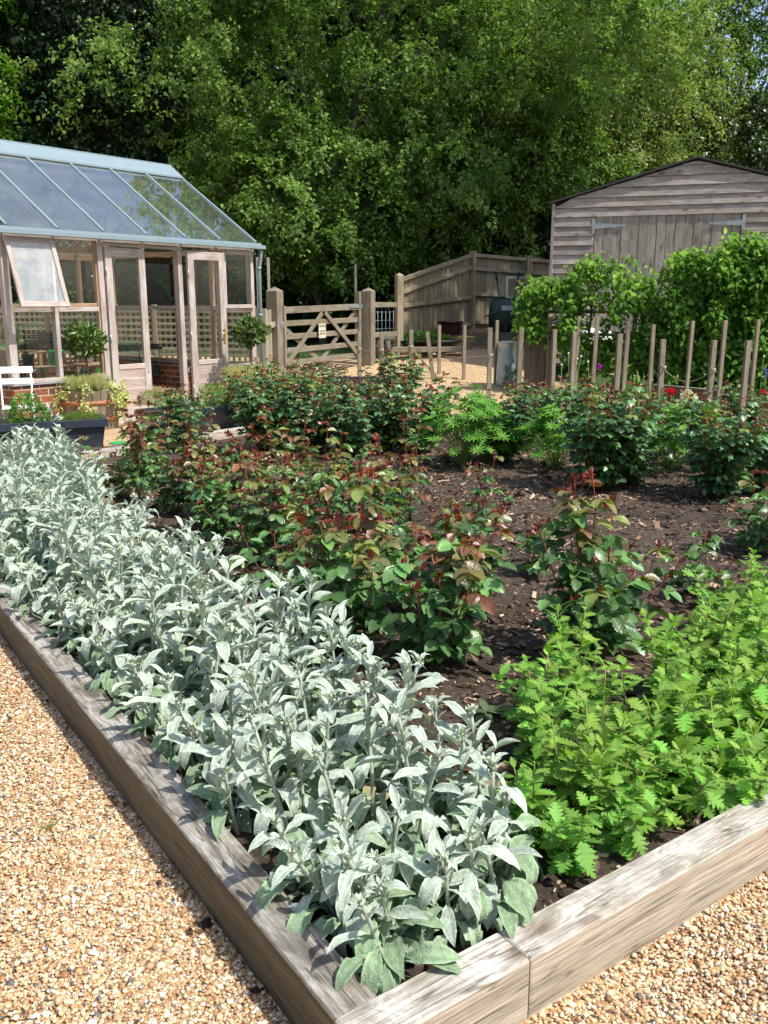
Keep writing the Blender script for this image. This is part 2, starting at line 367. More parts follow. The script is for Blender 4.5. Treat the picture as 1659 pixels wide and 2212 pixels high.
def groundmat():
    m, n, p, l = newmat('gravel and earth')
    tc = n.nodes.new('ShaderNodeTexCoord')
    vo = nd(n, 'ShaderNodeTexVoronoi', Scale=105.0, Randomness=1.0); l.new(tc.outputs['Object'], vo.inputs['Vector'])
    sep = n.nodes.new('ShaderNodeSeparateColor'); l.new(vo.outputs['Color'], sep.inputs[0])
    r = ramp(n, [(0, (.10, .075, .055)), (.12, (.36, .20, .095)), (.35, (.56, .36, .18)), (.6, (.62, .45, .25)), (.82, (.76, .62, .42)), (1, (.86, .82, .74))]); r.color_ramp.interpolation = 'CONSTANT'
    l.new(sep.outputs[0], r.inputs[0])
    big = nd(n, 'ShaderNodeTexNoise', Scale=1.3, Detail=5.0); l.new(tc.outputs['Object'], big.inputs['Vector']); rb = ramp(n, [(.3, .78), (.7, 1.08)]); l.new(big.outputs[0], rb.inputs[0])
    grav = mixc(n, l, 1., r.outputs[0], rb.outputs[0], 'MULTIPLY')
    gn = nd(n, 'ShaderNodeTexNoise', Scale=9.0, Detail=8.0, Roughness=.7); l.new(tc.outputs['Object'], gn.inputs['Vector'])
    er = ramp(n, [(.3, (.05, .036, .024)), (.6, (.15, .11, .07)), (.75, (.24, .185, .12))]); l.new(gn.outputs[0], er.inputs[0])
    gr = ramp(n, [(.3, (.02, .045, .01)), (.7, (.06, .12, .025))]); l.new(gn.outputs[0], gr.inputs[0])
    at = n.nodes.new('ShaderNodeAttribute'); at.attribute_name = 'Col'; s2 = n.nodes.new('ShaderNodeSeparateColor'); l.new(at.outputs[0], s2.inputs[0])
    # red: how much earth, green: how much grass; roughened by noise
    def thr(sock):
        a = nd(n, 'ShaderNodeMath'); a.operation = 'ADD'; l.new(sock, a.inputs[0]); l.new(gn.outputs[0], a.inputs[1])
        q = ramp(n, [(.85, 0.), (1.05, 1.)]); b_ = nd(n, 'ShaderNodeMath'); b_.operation = 'MULTIPLY'; b_.inputs[1].default_value = 1.0
        l.new(a.outputs[0], q.inputs[0]); return q.outputs[0]
    c = mixc(n, l, thr(s2.outputs[0]), grav, er.outputs[0]); c = mixc(n, l, thr(s2.outputs[1]), c, gr.outputs[0])
    l.new(c, p.inputs['Base Color']); p.inputs['Roughness'].default_value = .85
    bm = nd(n, 'ShaderNodeBump', Strength=.9, Distance=.006); bm.invert = True; l.new(vo.outputs['Distance'], bm.inputs['Height']); l.new(bm.outputs[0], p.inputs['Normal'])
    return m
def soilmat(name, a, b, c_):
    m, n, p, l = newmat(name); tc = n.nodes.new('ShaderNodeTexCoord')
    n1 = nd(n, 'ShaderNodeTexNoise', Scale=45.0, Detail=10.0, Roughness=.75); l.new(tc.outputs['Object'], n1.inputs['Vector'])
    n2 = nd(n, 'ShaderNodeTexNoise', Scale=2.0, Detail=4.0); l.new(tc.outputs['Object'], n2.inputs['Vector'])
    r = ramp(n, [(.35, a), (.55, b), (.72, c_)]); l.new(n1.outputs[0], r.inputs[0]); r2 = ramp(n, [(.3, .7), (.7, 1.3)]); l.new(n2.outputs[0], r2.inputs[0])
    l.new(mixc(n, l, 1., r.outputs[0], r2.outputs[0], 'MULTIPLY'), p.inputs['Base Color']); p.inputs['Roughness'].default_value = .9
    bm = nd(n, 'ShaderNodeBump', Strength=1., Distance=.02); l.new(n1.outputs[0], bm.inputs['Height']); l.new(bm.outputs[0], p.inputs['Normal']); return m
M['ground'] = groundmat()
M['soil'] = soilmat('dark composted soil', (.026, .018, .013), (.085, .058, .040), (.22, .155, .11))
M['chipsoil'] = soilmat('wood chip mulch', (.05, .037, .03), (.17, .125, .095), (.36, .28, .22))
# ================================================================ SETTING
def sheet(name, xs, ys, zf, mat, colf=None, kind='structure'):
    X, Y = np.meshgrid(xs, ys); Z = zf(X, Y); V = np.stack([X, Y, Z], -1).reshape(-1, 3)
    nx, ny = len(xs), len(ys); i = np.arange(ny - 1)[:, None] * nx; j = np.arange(nx - 1)[None]
    F = np.stack([i + j, i + j + 1, i + j + 1 + nx, i + j + nx], -1).reshape(-1, 4)
    mb = MB(); mb.add(V, F, colf(X, Y).reshape(-1, 3) if colf else (1, 1, 1), V, True)
    o = mb.build(name, mat); return tag(o, kind=kind)
xs = np.concatenate([np.linspace(-200, -14, 14), np.linspace(-12, 12, 97), np.linspace(14, 200, 14)])
ys = np.concatenate([np.linspace(-60, -1, 8), np.linspace(0, 30, 121), np.linspace(32, 300, 16)])
def gcol(X, Y):
    earth = .75 * ss(.2, .9, X + (Y - 17.0) * .3) * ss(16.5, 17.6, Y) + .5 * ss(19.5, 21, Y)
    grass = .9 * ss(16.6, 17.6, Y + (X + 1) * .3) * (1 - ss(-.6, .1, X)) + .6 * ss(22, 26, Y)
    bb = (X + .012) * .82 + (Y - 1.485) * .572
    grass = np.maximum(grass, .75 * ss(9.35, 9.5, bb) * (1 - ss(10.9, 11.2, bb)) * ss(2.4, 3.2, X))
    earth = np.maximum(earth, .35 * ss(17.2, 18.5, Y) * (X > -1))
    return np.stack([np.clip(earth, 0, 1), np.clip(grass, 0, 1), 0 * X], -1)
def gz(X, Y): return hgt(X, Y) + .004 * np.sin(X * 7 + Y * 3) * (Y > .5)
sheet('ground', xs, ys, gz, M['ground'], gcol)

# pebbles lying loose on the near gravel
def icosa():
    t = (1 + 5 ** .5) / 2
    v = np.array([(-1, t, 0), (1, t, 0), (-1, -t, 0), (1, -t, 0), (0, -1, t), (0, 1, t), (0, -1, -t), (0, 1, -t), (t, 0, -1), (t, 0, 1), (-t, 0, -1), (-t, 0, 1)], float)
    f = np.array([(0, 11, 5), (0, 5, 1), (0, 1, 7), (0, 7, 10), (0, 10, 11), (1, 5, 9), (5, 11, 4), (11, 10, 2), (10, 7, 6), (7, 1, 8), (3, 9, 4), (3, 4, 2), (3, 2, 6), (3, 6, 8), (3, 8, 9), (4, 9, 5), (2, 4, 11), (6, 2, 10), (8, 6, 7), (9, 8, 1)])
    return v / np.linalg.norm(v[0]), f
PEB = np.array([(.58, .39, .21), (.50, .31, .16), (.66, .51, .33), (.78, .66, .47), (.86, .82, .75), (.33, .18, .09), (.16, .15, .16), (.44, .40, .38), (.66, .42, .30)])
PEBW = np.array([.20, .13, .22, .20, .09, .07, .03, .03, .03])
def pebbles(name, poly_ab, n, s0=.0055, z=.0, rng=np.random.default_rng(3)):
    a0, a1, b0, b1, test = poly_ab
    P = rng.uniform((a0, b0), (a1, b1), (n * 3, 2)); xy = OB + P[:, :1] * D1 + P[:, 1:] * D2
    ok = test(xy[:, 0], xy[:, 1]); xy = xy[ok][:n]; n = len(xy)
    tv, tf = icosa(); sz = s0 * rng.lognormal(0, .32, n)
    S = np.stack([sz * rng.uniform(.95, 1.35, n), sz * rng.uniform(.7, 1, n), sz * rng.uniform(.4, .7, n)], 1)
    a = rng.uniform(0, 6.28, n); X = np.stack([np.cos(a), np.sin(a), rng.normal(0, .25, n)], 1); X = unit(X)
    Z = unit(np.stack([rng.normal(0, .35, n), rng.normal(0, .35, n), np.ones(n)], 1)); Y = unit(np.cross(Z, X)); Z = np.cross(X, Y)
    base = np.stack([xy[:, 0], xy[:, 1], z + rng.uniform(0, .007, n)], 1)
    jv = tv[None] * rng.uniform(.85, 1.15, (n, 12, 1)) * S[:, None, :]
    V = base[:, None] + np.einsum('nkj,nji->nki', jv, np.stack([X, Y, Z], 1))
    F = (tf[None] + (np.arange(n) * 12)[:, None, None]).reshape(-1, 3)
    col = np.clip(PEB[rng.choice(len(PEB), n, p=PEBW)] * (.885, .85, .79) * rng.normal(1, .14, (n, 1)), .02, .9)
    mb = MB(); mb.add(V.reshape(-1, 3), F, np.repeat(col, 12, 0), V.reshape(-1, 3), True)
    return tag(mb.build(name, M['colored_stone']), kind='stuff')
M['colored_stone'] = flat('flint pebble', (1, 1, 1), .55, 0, .1, 150, .4, .1, usecol=True)
def view_ok(x, y, margin=.06):
    # stay where the photograph could see the ground (a band wider than the frame)
    return (y > 1.25) & (np.abs(x) / np.maximum(y, .1) < .56)
o = pebbles('gravel', (-1.2, 4.6, -2.6, -.112, lambda x, y: view_ok(x, y) & (y < 4.6)), 86000, .0046)
tag(o, 'loose honey coloured gravel path left of the timber bed', 'gravel')
o = pebbles('gravel', (-1.6, -.112, -.3, 3.2, lambda x, y: view_ok(x, y) & (y < 2.9)), 30000, .0046)
tag(o, 'loose gravel in the right corner below the pale sleeper', 'gravel')

# soil in the rose bed and in the staked bed
def bedsoil(name, a0, a1, b0, b1, z, mat, amp, n=160):
    A = np.linspace(a0, a1, int((a1 - a0) * 22)); Bq = np.linspace(b0, b1, int((b1 - b0) * 22)); AA, BB = np.meshgrid(A, Bq)
    rng = np.random.default_rng(5); Z = np.zeros_like(AA)
    for k in range(40):
        f = rng.uniform(2, 26); t = rng.uniform(0, 6.28); Z += np.sin(f * (AA * math.cos(t) + BB * math.sin(t)) + rng.uniform(0, 6.28)) * 2.0 / (f + 4)
    X = OB[0] + AA * D1[0] + BB * D2[0]; Y = OB[1] + AA * D1[1] + BB * D2[1]
    V = np.stack([X, Y, z + hgt(X, Y) + amp * Z], -1).reshape(-1, 3); nx, ny = len(A), len(Bq)
    i = np.arange(ny - 1)[:, None] * nx; j = np.arange(nx - 1)[None]; F = np.stack([i + j, i + j + nx, i + j + 1 + nx, i + j + 1], -1).reshape(-1, 4)
    mb = MB(); mb.add(V, F, (1, 1, 1), V, True); return tag(mb.build(name, mat), kind='structure')
bedsoil('soil', 0.0, 7.6, 0.0, 6.45, .075, M['soil'], .008)
bedsoil('mulch', 0.5, 6.7, 6.5, 9.2, .12, M['chipsoil'], .01)
# wood chips and clods on the soil
def chips(name, n, a0, a1, b0, b1, z, pal, sz, label, rng=np.random.default_rng(11), patch=True):
    ab = rng.uniform((a0, b0), (a1, b1), (n * 2, 2))
    if patch:
        f = np.sin(ab[:, 0] * 3.1 + 1) * np.sin(ab[:, 1] * 2.7) + .6 * np.sin(ab[:, 0] * 7 + ab[:, 1] * 6)
        ab = ab[rng.uniform(-1.4, 1.0, len(ab)) < f]
    ab = ab[:n]; n = len(ab); xy = OB + ab[:, :1] * D1 + ab[:, 1:] * D2
    tv = np.array([(-.5, -.5, 0), (.5, -.4, 0), (.6, .5, 0), (-.4, .4, 0), (-.5, -.5, .25), (.5, -.4, .25), (.6, .5, .2), (-.4, .4, .25)])
    tf = np.array([(3, 2, 1, 0), (4, 5, 6, 7), (0, 1, 5, 4), (1, 2, 6, 5), (2, 3, 7, 6), (3, 0, 4, 7)])
    s = sz * rng.lognormal(0, .62, n); S = np.stack([s * rng.uniform(.8, 2.4, n), s * rng.uniform(.4, .9, n), s * .5], 1)
    a = rng.uniform(0, 6.28, n); X = unit(np.stack([np.cos(a), np.sin(a), rng.normal(0, .3, n)], 1)); Z = unit(np.stack([rng.normal(0, .4, n), rng.normal(0, .4, n), np.ones(n)], 1))
    Y = unit(np.cross(Z, X)); Z = np.cross(X, Y)
    base = np.stack([xy[:, 0], xy[:, 1], z + hgt(xy[:, 0], xy[:, 1]) + rng.uniform(0, .012, n)], 1)
    V = base[:, None] + np.einsum('nkj,nji->nki', tv[None] * S[:, None, :], np.stack([X, Y, Z], 1))
    F = (tf[None] + (np.arange(n) * 8)[:, None, None]).reshape(-1, 4); pal = np.array(pal)
    col = np.clip(pal[rng.integers(0, len(pal), n)] * rng.normal(1, .2, (n, 1)), .004, .9)
    mb = MB(); mb.add(V.reshape(-1, 3), F, np.repeat(col, 8, 0)); o = mb.build(name, M['colored']); return tag(o, label, name.replace('_', ' '), kind='stuff')
chips('wood_chips', 26000, .02, 6.5, .3, 6.0, .078, [(.42, .27, .17), (.30, .17, .10), (.52, .38, .26), (.20, .12, .08), (.36, .25, .18)], .0078, 'scattered pale wood chips on the dark soil of the rose bed')
chips('soil_clods', 26000, .02, 6.5, .1, 6.0, .074, [(.035, .024, .017), (.06, .04, .028), (.02, .014, .01), (.10, .066, .045)], .011, 'dark crumbly soil clods between the rose bushes', np.random.default_rng(12), False)
chips('mulch_chips', 9000, 1.0, 6.6, 6.55, 9.15, .118, [(.50, .40, .32), (.36, .27, .21), (.62, .52, .44), (.22, .16, .12)], .016, 'pale chipped bark mulch round the garden stakes', np.random.default_rng(13), False)

# ================================================================ SLEEPERS
def sleeper(label, p0, p1, w_, h_, mat, zb=0.0, bow=.0):
    p0 = np.array([*p0[:2], zb + h_ / 2]); p1 = np.array([*p1[:2], zb + h_ / 2]); ang = math.atan2(p1[1] - p0[1], p1[0] - p0[0]); L = float(np.linalg.norm(p1 - p0))
    mb = MB(); mb.beam((0, 0, 0), (L, 0, 0), w_, h_, ch=.0045)
    o = mb.build('timber_sleeper', mat, loc=tuple(p0), rotz=ang); return tag(o, label, 'sleeper', 'timber sleepers edging the beds')
hw = .052
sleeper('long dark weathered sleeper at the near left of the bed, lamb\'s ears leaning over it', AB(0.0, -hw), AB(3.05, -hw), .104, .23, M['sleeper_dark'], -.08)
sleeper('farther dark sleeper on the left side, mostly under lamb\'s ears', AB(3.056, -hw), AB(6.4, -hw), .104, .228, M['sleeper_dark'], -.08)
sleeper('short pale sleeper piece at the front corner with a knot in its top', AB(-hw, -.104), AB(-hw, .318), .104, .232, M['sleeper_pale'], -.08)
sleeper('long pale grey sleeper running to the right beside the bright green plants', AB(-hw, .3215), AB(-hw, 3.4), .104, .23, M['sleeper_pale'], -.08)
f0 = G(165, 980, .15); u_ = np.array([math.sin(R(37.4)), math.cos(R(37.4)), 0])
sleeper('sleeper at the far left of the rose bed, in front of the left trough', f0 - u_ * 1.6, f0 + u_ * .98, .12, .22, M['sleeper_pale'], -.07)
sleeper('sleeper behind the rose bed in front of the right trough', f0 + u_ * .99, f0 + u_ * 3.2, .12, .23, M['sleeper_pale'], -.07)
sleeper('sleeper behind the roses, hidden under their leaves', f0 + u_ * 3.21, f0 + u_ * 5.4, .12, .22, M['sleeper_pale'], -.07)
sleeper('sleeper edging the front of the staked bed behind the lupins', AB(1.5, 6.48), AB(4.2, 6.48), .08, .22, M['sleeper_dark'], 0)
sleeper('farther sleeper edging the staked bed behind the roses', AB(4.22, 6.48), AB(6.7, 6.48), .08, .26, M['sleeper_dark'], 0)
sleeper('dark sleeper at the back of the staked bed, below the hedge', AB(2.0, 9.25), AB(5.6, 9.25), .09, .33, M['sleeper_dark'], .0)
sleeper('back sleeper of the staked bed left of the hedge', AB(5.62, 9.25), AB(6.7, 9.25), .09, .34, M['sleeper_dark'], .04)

# fallen leaves and bits caught on the gravel beside the timber
rng = np.random.default_rng(61); n = 170; A_ = rng.uniform(.05, 4.2, n); B_ = np.where(rng.random(n) < .7, -.112 - np.abs(rng.normal(0, .05, n)), rng.uniform(-1.6, -.12, n)); xy = OB + A_[:, None] * D1 + B_[:, None] * D2
mb = MB(); mb.scatter(leaf(1, .5, 4, droop=-.3), np.stack([xy[:, 0], xy[:, 1], rng.uniform(.008, .016, n)], 1), unit(rng.normal(0, 1, (n, 3)) * (1, 1, .25)), unit(rng.normal(0, .4, (n, 3)) + (0, 0, 1)), rng.uniform(.008, .026, n), jit((.11, .06, .03), n, .4, rng)); o = mb.build('leaf_litter', M['soft_leaf']); tag(o, 'dead brown leaves and bits on the gravel along the dark sleeper', 'leaf litter', kind='stuff')
# ================================================================ GREENHOUSE
GP0 = np.array([-3.373, 11.014, 0.]); GA = R(90 - 37.4)
GU = np.array([math.cos(GA), math.sin(GA), 0]); GB = np.array([-math.sin(GA), math.cos(GA), 0])
def GL(t, b, z=0.): return GP0 + GU * t + GB * b + np.array([0, 0, z])
T0, T1, DB = -1.32, 2.5, 3.3; EZ, RZ = 2.25, 3.385
gh = thing('greenhouse', 'cedar framed greenhouse on a low brick wall with blue grey roof bars and open doors', 'greenhouse', GP0, GA)
def gb(name, mat, pieces, parent=gh, col=None):
    mb = MB()
    for q in pieces: mb.beam(*q[:4], **(q[4] if len(q) > 4 else {}))
    return mb.build(name, mat, parent)
bg_ = lambda V: np.stack([V[:, 0] + V[:, 1], V[:, 2], 0 * V[:, 0]], 1)
def bw(lo, hi):
    mb = MB(); mb.plain(lo, hi, gcf=bg_); return mb.build('brick_wall', M['brick'], gh)
bw((T0, 0, -.3), (-.05, .11, .56)); bw((1.2, 0, -.3), (T1, .11, .56)); bw((T0, .112, -.3), (T0 + .11, DB, .56))
bw((T1 - .11, .112, -.3), (T1, DB, .56)); bw((T0 + .112, DB - .11, -.3), (T1 - .112, DB, .56))
gb('flashing', M['lead'], [((T0 - .02, .05, .568), (-.045, .05, .568), .16, .014), ((1.2, .05, .568), (T1 + .02, .05, .568), .16, .014),
   ((T0 + .05, .14, .568), (T0 + .05, DB, .568), .16, .014), ((T1 - .05, .14, .568), (T1 - .05, DB, .568), .16, .014)])
for q in (((T0, .045, .6), (-.04, .045, .6), .11, .045), ((1.2, .045, .6), (T1, .045, .6), .11, .045)): gb('sill', M['cedar_grey'], [q])
for q in (((T0 + .12, DB - .05, .6), (T1, DB - .05, .6), .11, .045), ((T0 + .05, .11, .6), (T0 + .05, DB, .6), .1, .045), ((T1 - .05, .11, .6), (T1 - .05, DB, .6), .1, .045)): gb('sill', M['cedar_warm'], [q])
# front posts
for t, wd in ((T0 + .045, .09), (-.695, .05), (-.05, .075), (1.165, .07), (1.87, .05), (T1 - .04, .08)):
    z0 = .62 if t not in (-.05, 1.165) else 0.0
    gb('post', M['cedar_grey'], [((t, .045, z0), (t, .045, 2.2), wd, .085, dict(up=(0, 1, 0)))])
gb('post', M['cedar_warm'], [((-.1, .055, .62), (-.1, .055, 2.2), .022, .06, dict(up=(0, 1, 0)))])
for q in (((-.665, .04, 1.405), (-.12, .04, 1.405), .08, .055), ((1.9, .04, 1.37), (T1 - .08, .04, 1.37), .08, .05), ((T0 + .09, .04, 1.40), (-.725, .04, 1.40), .07, .05)): gb('rail', M['cedar_grey'], [q])
gb('top_plate', M['cedar_grey'], [((T0, .045, 2.215), (T1, .045, 2.215), .09, .05)])
for q in (((T0 + .09, .05, 1.45), (-.72, .05, 1.45), .05, .035), ((-.67, .055, 1.455), (-.12, .055, 1.455), .05, .035)): gb('rail', M['cedar_warm'], [q])
# back and side frame, unweathered inside
tb = [T0 + .05 + k * .62 for k in range(7)]
for t in tb: gb('post', M['cedar_warm'], [((t, DB - .05, .62), (t, DB - .05, 2.2), .055, .075, dict(up=(0, 1, 0)))])
for q in (((T0, DB - .05, 1.42), (T1, DB - .05, 1.42), .07, .06), ((T0, DB - .05, 2.17), (T1, DB - .05, 2.17), .08, .10)): gb('rail', M['cedar_warm'], [q])
for te in (T0 + .04, T1 - .04):
    for b in (.85, 1.65, 2.45):
        gb('post', M['cedar_warm'] if te > 0 else M['cedar_grey'], [((te, b, .62), (te, b, EZ + (RZ - EZ) * (1 - abs(b - 1.65) / 1.73) - .06), .07, .05, dict(up=(0, 1, 0)))])
    for q in (((te, .1, 1.4), (te, DB - .1, 1.4), .07, .055), ((te, .1, 2.2), (te, DB - .1, 2.2), .07, .07)): gb('rail', M['cedar_grey'], [q])
# interior front rail seen through the glass
gb('tie_rail', M['cedar_warm'], [((T0, .12, 2.08), (1.1, .12, 2.08), .03, .06)])
# roof
E0 = np.array([0, -.08, 2.27]); RG = np.array([0, 1.65, RZ])
roof = gb('roof', M['cedar_warm'], [((T0, 1.65, RZ - .05), (T1, 1.65, RZ - .05), .05, .14)])
tbars = [-1.28, -.66, -.04, .58, 1.20, 1.80, 2.47]
for t in tbars:
    gb('rafter', M['cedar_warm'], [((t, .0, 2.265), (t, 1.62, RZ - .05), .038, .055)], roof)
    gb('rafter', M['cedar_warm'], [((t, DB, 2.265), (t, 1.68, RZ - .05), .038, .055)], roof)
gb('purlin', M['cedar_warm'], [((T0, 1.36, 3.12), (T1, 1.36, 3.12), .04, .07)], roof)
for i, t in enumerate(tbars):
    gb('glazing_bar', M['alu'], [((t, -.09, 2.305), (t, 1.50, 3.325), .03, .022)], roof)
    gb('glazing_bar', M['alu'], [((t, DB + .09, 2.305), (t, 1.80, 3.325), .03, .022)], roof)
for a, b in zip(tbars, tbars[1:]):
    for s in (0, 1):
        mb = MB(); y0, y1 = (-.1, 1.55) if s == 0 else (DB + .1, 1.75)
        V = np.array([(a + .012, y0, 2.292), (b - .012, y0, 2.292), (b - .012, y1, 3.35), (a + .012, y1, 3.35)]); mb.add(V, [(0, 1, 2, 3)], gc=V)
        mb.build('roof_pane', M['glass_roof'], roof)
# ridge vent flaps and cap
mb = MB(); mb.beam((T0 - .03, 1.40, 3.275), (T1 - .03, 1.40, 3.275), .03, .03); mb.beam((T0 - .03, 1.52, 3.365), (T1 - .03, 1.52, 3.365), .31, .016, up=(0, -.57, .82)); mb.beam((T0 - .03, 1.655, 3.455), (T1 - .03, 1.655, 3.455), .05, .035)
mb.beam((T0 - .03, 1.79, 3.365), (T1 - .03, 1.79, 3.365), .31, .016, up=(0, .57, .82)); mb.build('ridge_vent', M['alu'], roof)
gb('gutter', M['alu'], [((T0 - .2, -.12, 2.235), (T1 + .09, -.12, 2.235), .09, .05), ((T0 - .2, -.085, 2.275), (T1 + .07, -.085, 2.275), .03, .03), ((T0 - .1, DB + .12, 2.235), (T1 + .09, DB + .12, 2.235), .09, .05)])
mb = MB(); mb.tube([(T1 + .04, -.11, 2.22), (T1 + .05, -.09, 2.1), (T1 + .05, -.05, 1.95), (T1 + .05, -.05, .0)], .028, 10)
for z in (.5, 1.3, 1.95): mb.tube([(T1 + .05, -.05, z - .02), (T1 + .05, -.05, z + .02)], .034, 10)
mb.build('downpipe', M['alu'], gh)
# glass in the walls
def pane(pts, parent=gh, mat='glass_wall', name='window_pane'):
    mb = MB(); V = np.array(pts, float); mb.add(V, [tuple(range(len(V)))], gc=V); return mb.build(name, M[mat], parent)
def wall_pane(t0, t1, z0, z1, b=.04): pane([(t0, b, z0), (t1, b, z0), (t1, b, z1), (t0, b, z1)])
wall_pane(T0 + .09, -.72, .62, 1.38); wall_pane(-.67, -.11, .62, 1.38); wall_pane(-.67, -.11, 1.47, 2.19); wall_pane(1.9, T1 - .08, .62, 1.35)
for a, b in zip(tb, tb[1:] + [T1]): wall_pane(a + .03, b - .03, .62, 1.39, DB - .05); wall_pane(a + .03, b - .03, 1.45, 2.12, DB - .05)
for te in (T0 + .04, T1 - .04):
    for a, b in ((.1, .82), (.88, 1.62), (1.68, 2.42), (2.48, 3.2)):
        pane([(te, a, .62), (te, b, .62), (te, b, 1.37), (te, a, 1.37)]); pane([(te, a, 1.43), (te, b, 1.43), (te, b, 2.16), (te, a, 2.16)])
    pane([(te, .12, 2.24), (te, DB - .12, 2.24), (te, 1.65, RZ - .08)], name='gable_pane')
def frame(parent, t0, t1, z0, z1, wd, y, th, mat, name='frame', bot=None, top=None):
    bot = bot or wd; top = top or wd
    mb = MB(); mb.beam((t0 + wd / 2, y, z0), (t0 + wd / 2, y, z1), wd, th, up=(0, 1, 0)); mb.beam((t1 - wd / 2, y, z0), (t1 - wd / 2, y, z1), wd, th, up=(0, 1, 0))
    mb.beam((t0 + wd, y, z0 + bot / 2), (t1 - wd, y, z0 + bot / 2), th * .96, bot); mb.beam((t0 + wd, y, z1 - top / 2), (t1 - wd, y, z1 - top / 2), th * .96, top)
    return mb.build(name, M[mat], parent)
# right-hand fixed light and propped casement
fr = frame(gh, 1.885, T1 - .05, 1.40, 2.17, .05, -.02, .035, 'cedar_grey', 'window_frame'); pane([(1.93, -.02, 1.45), (T1 - .1, -.02, 1.45), (T1 - .1, -.02, 2.13), (1.93, -.02, 2.13)], fr)
case = bpy.data.objects.new('casement', None); C.objects.link(case); case.parent = gh; case.location = (-1.29, -.03, 2.19); case.rotation_euler = (R(-17), 0, 0)
mbc = frame(case, 0, .60, -.79, 0, .052, 0, .035, 'cedar_grey', 'casement_frame', bot=.06); pane([(.05, 0, -.73), (.55, 0, -.73), (.55, 0, -.05), (.05, 0, -.05)], case, 'glass_milky')
# doors
def door(parent, mirror=False):
    f = frame(parent, 0, .585, .02, 2.13, .095, 0, .045, 'cedar_grey', 'door_frame', bot=.16, top=.105)
    pane([(.09, 0, .72), (.495, 0, .72), (.495, 0, 2.03), (.09, 0, 2.03)], parent)
    mb = MB(); mb.beam((.095, .0, .695), (.49, .0, .695), .055, .06)
    for k in range(4):
        z = .18 + k * .125; mb.beam((.095, .002, z + .06), (.49, .002, z + .06), .028, .122, up=(0, -.16, 1), ch=.004)
    mb.build('board_panel', M['cedar_pink'], parent)
    mb = MB()
    for z in (.35, 1.05, 1.85): mb.tube([(.0 if not mirror else 0, -.026, z - .05), (0, -.026, z + .05)], .007, 8)
    mb.build('hinge', M['steel'], parent)
M['cedar_pink'] = wood('pinkish new cedar boards', (.56, .43, .37), (.70, .57, .50), (.66, .56, .51), weather=.45, bump=.15)
d1 = bpy.data.objects.new('door', None); C.objects.link(d1); d1.parent = gh; d1.location = (.0, .0, 0); door(d1)
mb = MB(); mb.lathe([(.0, 0), (.008, .0), (.010, .004), (.006, .010), (0, .012)], 10); kn = mb.build('door_knob', M['brass'], d1, (.54, -.03, .62)); kn.rotation_euler = (R(90), 0, 0)
d2 = bpy.data.objects.new('door', None); C.objects.link(d2); d2.parent = gh; d2.location = (1.225, -.06, 0); d2.rotation_euler = (0, 0, R(-7)); door(d2, True)
mb = MB(); mb.beam((.535, -.028, .93), (.535, -.028, 1.13), .035, .006, up=(0, 1, 0)); mb.tube([(.535, -.03, 1.07), (.535, -.075, 1.07), (.525, -.08, 1.07), (.43, -.08, 1.072)], .0085, 8)
mb.build('door_handle', M['brass'], d2)
gb('door_head', M['cedar_grey'], [((-.02, .0, 2.16), (1.2, .0, 2.16), .05, .035)])
gb('threshold', M['cedar_grey'], [((-.02, -.02, .0), (1.2, -.02, .0), .14, .04)])

# ---- inside the greenhouse (each a thing of its own)
def lb(name, mat, label, cat, t, b, build, group=None, rot=0.):
    o = thing(name, label, cat, GL(t, b), GA + rot, group); build(o); return o
fl = MB(); fl.plain((T0 + .12, .12, .0), (T1 - .12, DB - .12, .012)); o = fl.build('greenhouse_floor', M['chipsoil'], loc=tuple(GP0), rotz=GA); tag(o, kind='structure')
def bench(o, L, D, h, mat, legs=True, shelf=False):
    mb = MB()
    for k in range(5): mb.beam((0, D * (k + .5) / 5, h), (L, D * (k + .5) / 5, h), D / 5 - .012, .022)
    mb.build('bench_top', M[mat], o)
    for x in (.05, L - .05):
        for y in (.04, D - .04):
            m2 = MB(); m2.beam((x, y, 0), (x, y, h - .012), .05, .05, up=(0, 1, 0)); m2.build('leg', M[mat], o)
lb('potting_bench', None, 'slatted wooden potting bench along the back of the greenhouse with seed trays on it', 'bench', -1.15, 2.55, lambda o: bench(o, 1.9, .55, .80, 'cedar_warm'))
lb('low_bench', None, 'pale wooden plank bench inside the window holding a bright green pot', 'bench', -.62, .55, lambda o: bench(o, 1.0, .35, .70, 'cedar_warm'))
def tray(L, D, H, mat, o, soil=True, seeds=0, rng=np.random.default_rng(4), z=0):
    mb = MB()
    mb.box((0, 0, z), (L, D, z + .01)); 
    for lo, hi in (((0, 0), (L, .012)), ((0, D - .012), (L, D)), ((0, .013), (.012, D - .013)), ((L - .012, .013), (L, D - .013))): mb.box((*lo, z + .01), (*hi, z + H))
    mb.build('tray', M[mat], o)
    if soil:
        m2 = MB(); m2.plain((.013, .013, z + .01), (L - .013, D - .013, z + H * .75)); m2.build('compost', M['soil'], o)
    if seeds:
        P = np.stack([rng.uniform(.02, L - .02, seeds), rng.uniform(.02, D - .02, seeds), z + H * .75 + rng.uniform(.005, .05, seeds)], 1)
        m3 = MB(); m3.scatter(quadleaf(.8), P, unit(rng.normal(0, 1, (seeds, 3)) * (1, 1, .4) + (0, 0, .3)), unit(rng.normal(0, .4, (seeds, 3)) + (0, 0, 1)), rng.uniform(.018, .035, seeds), jit((.16, .30, .12), seeds)); m3.build('seedlings', M['soft_leaf'], o)
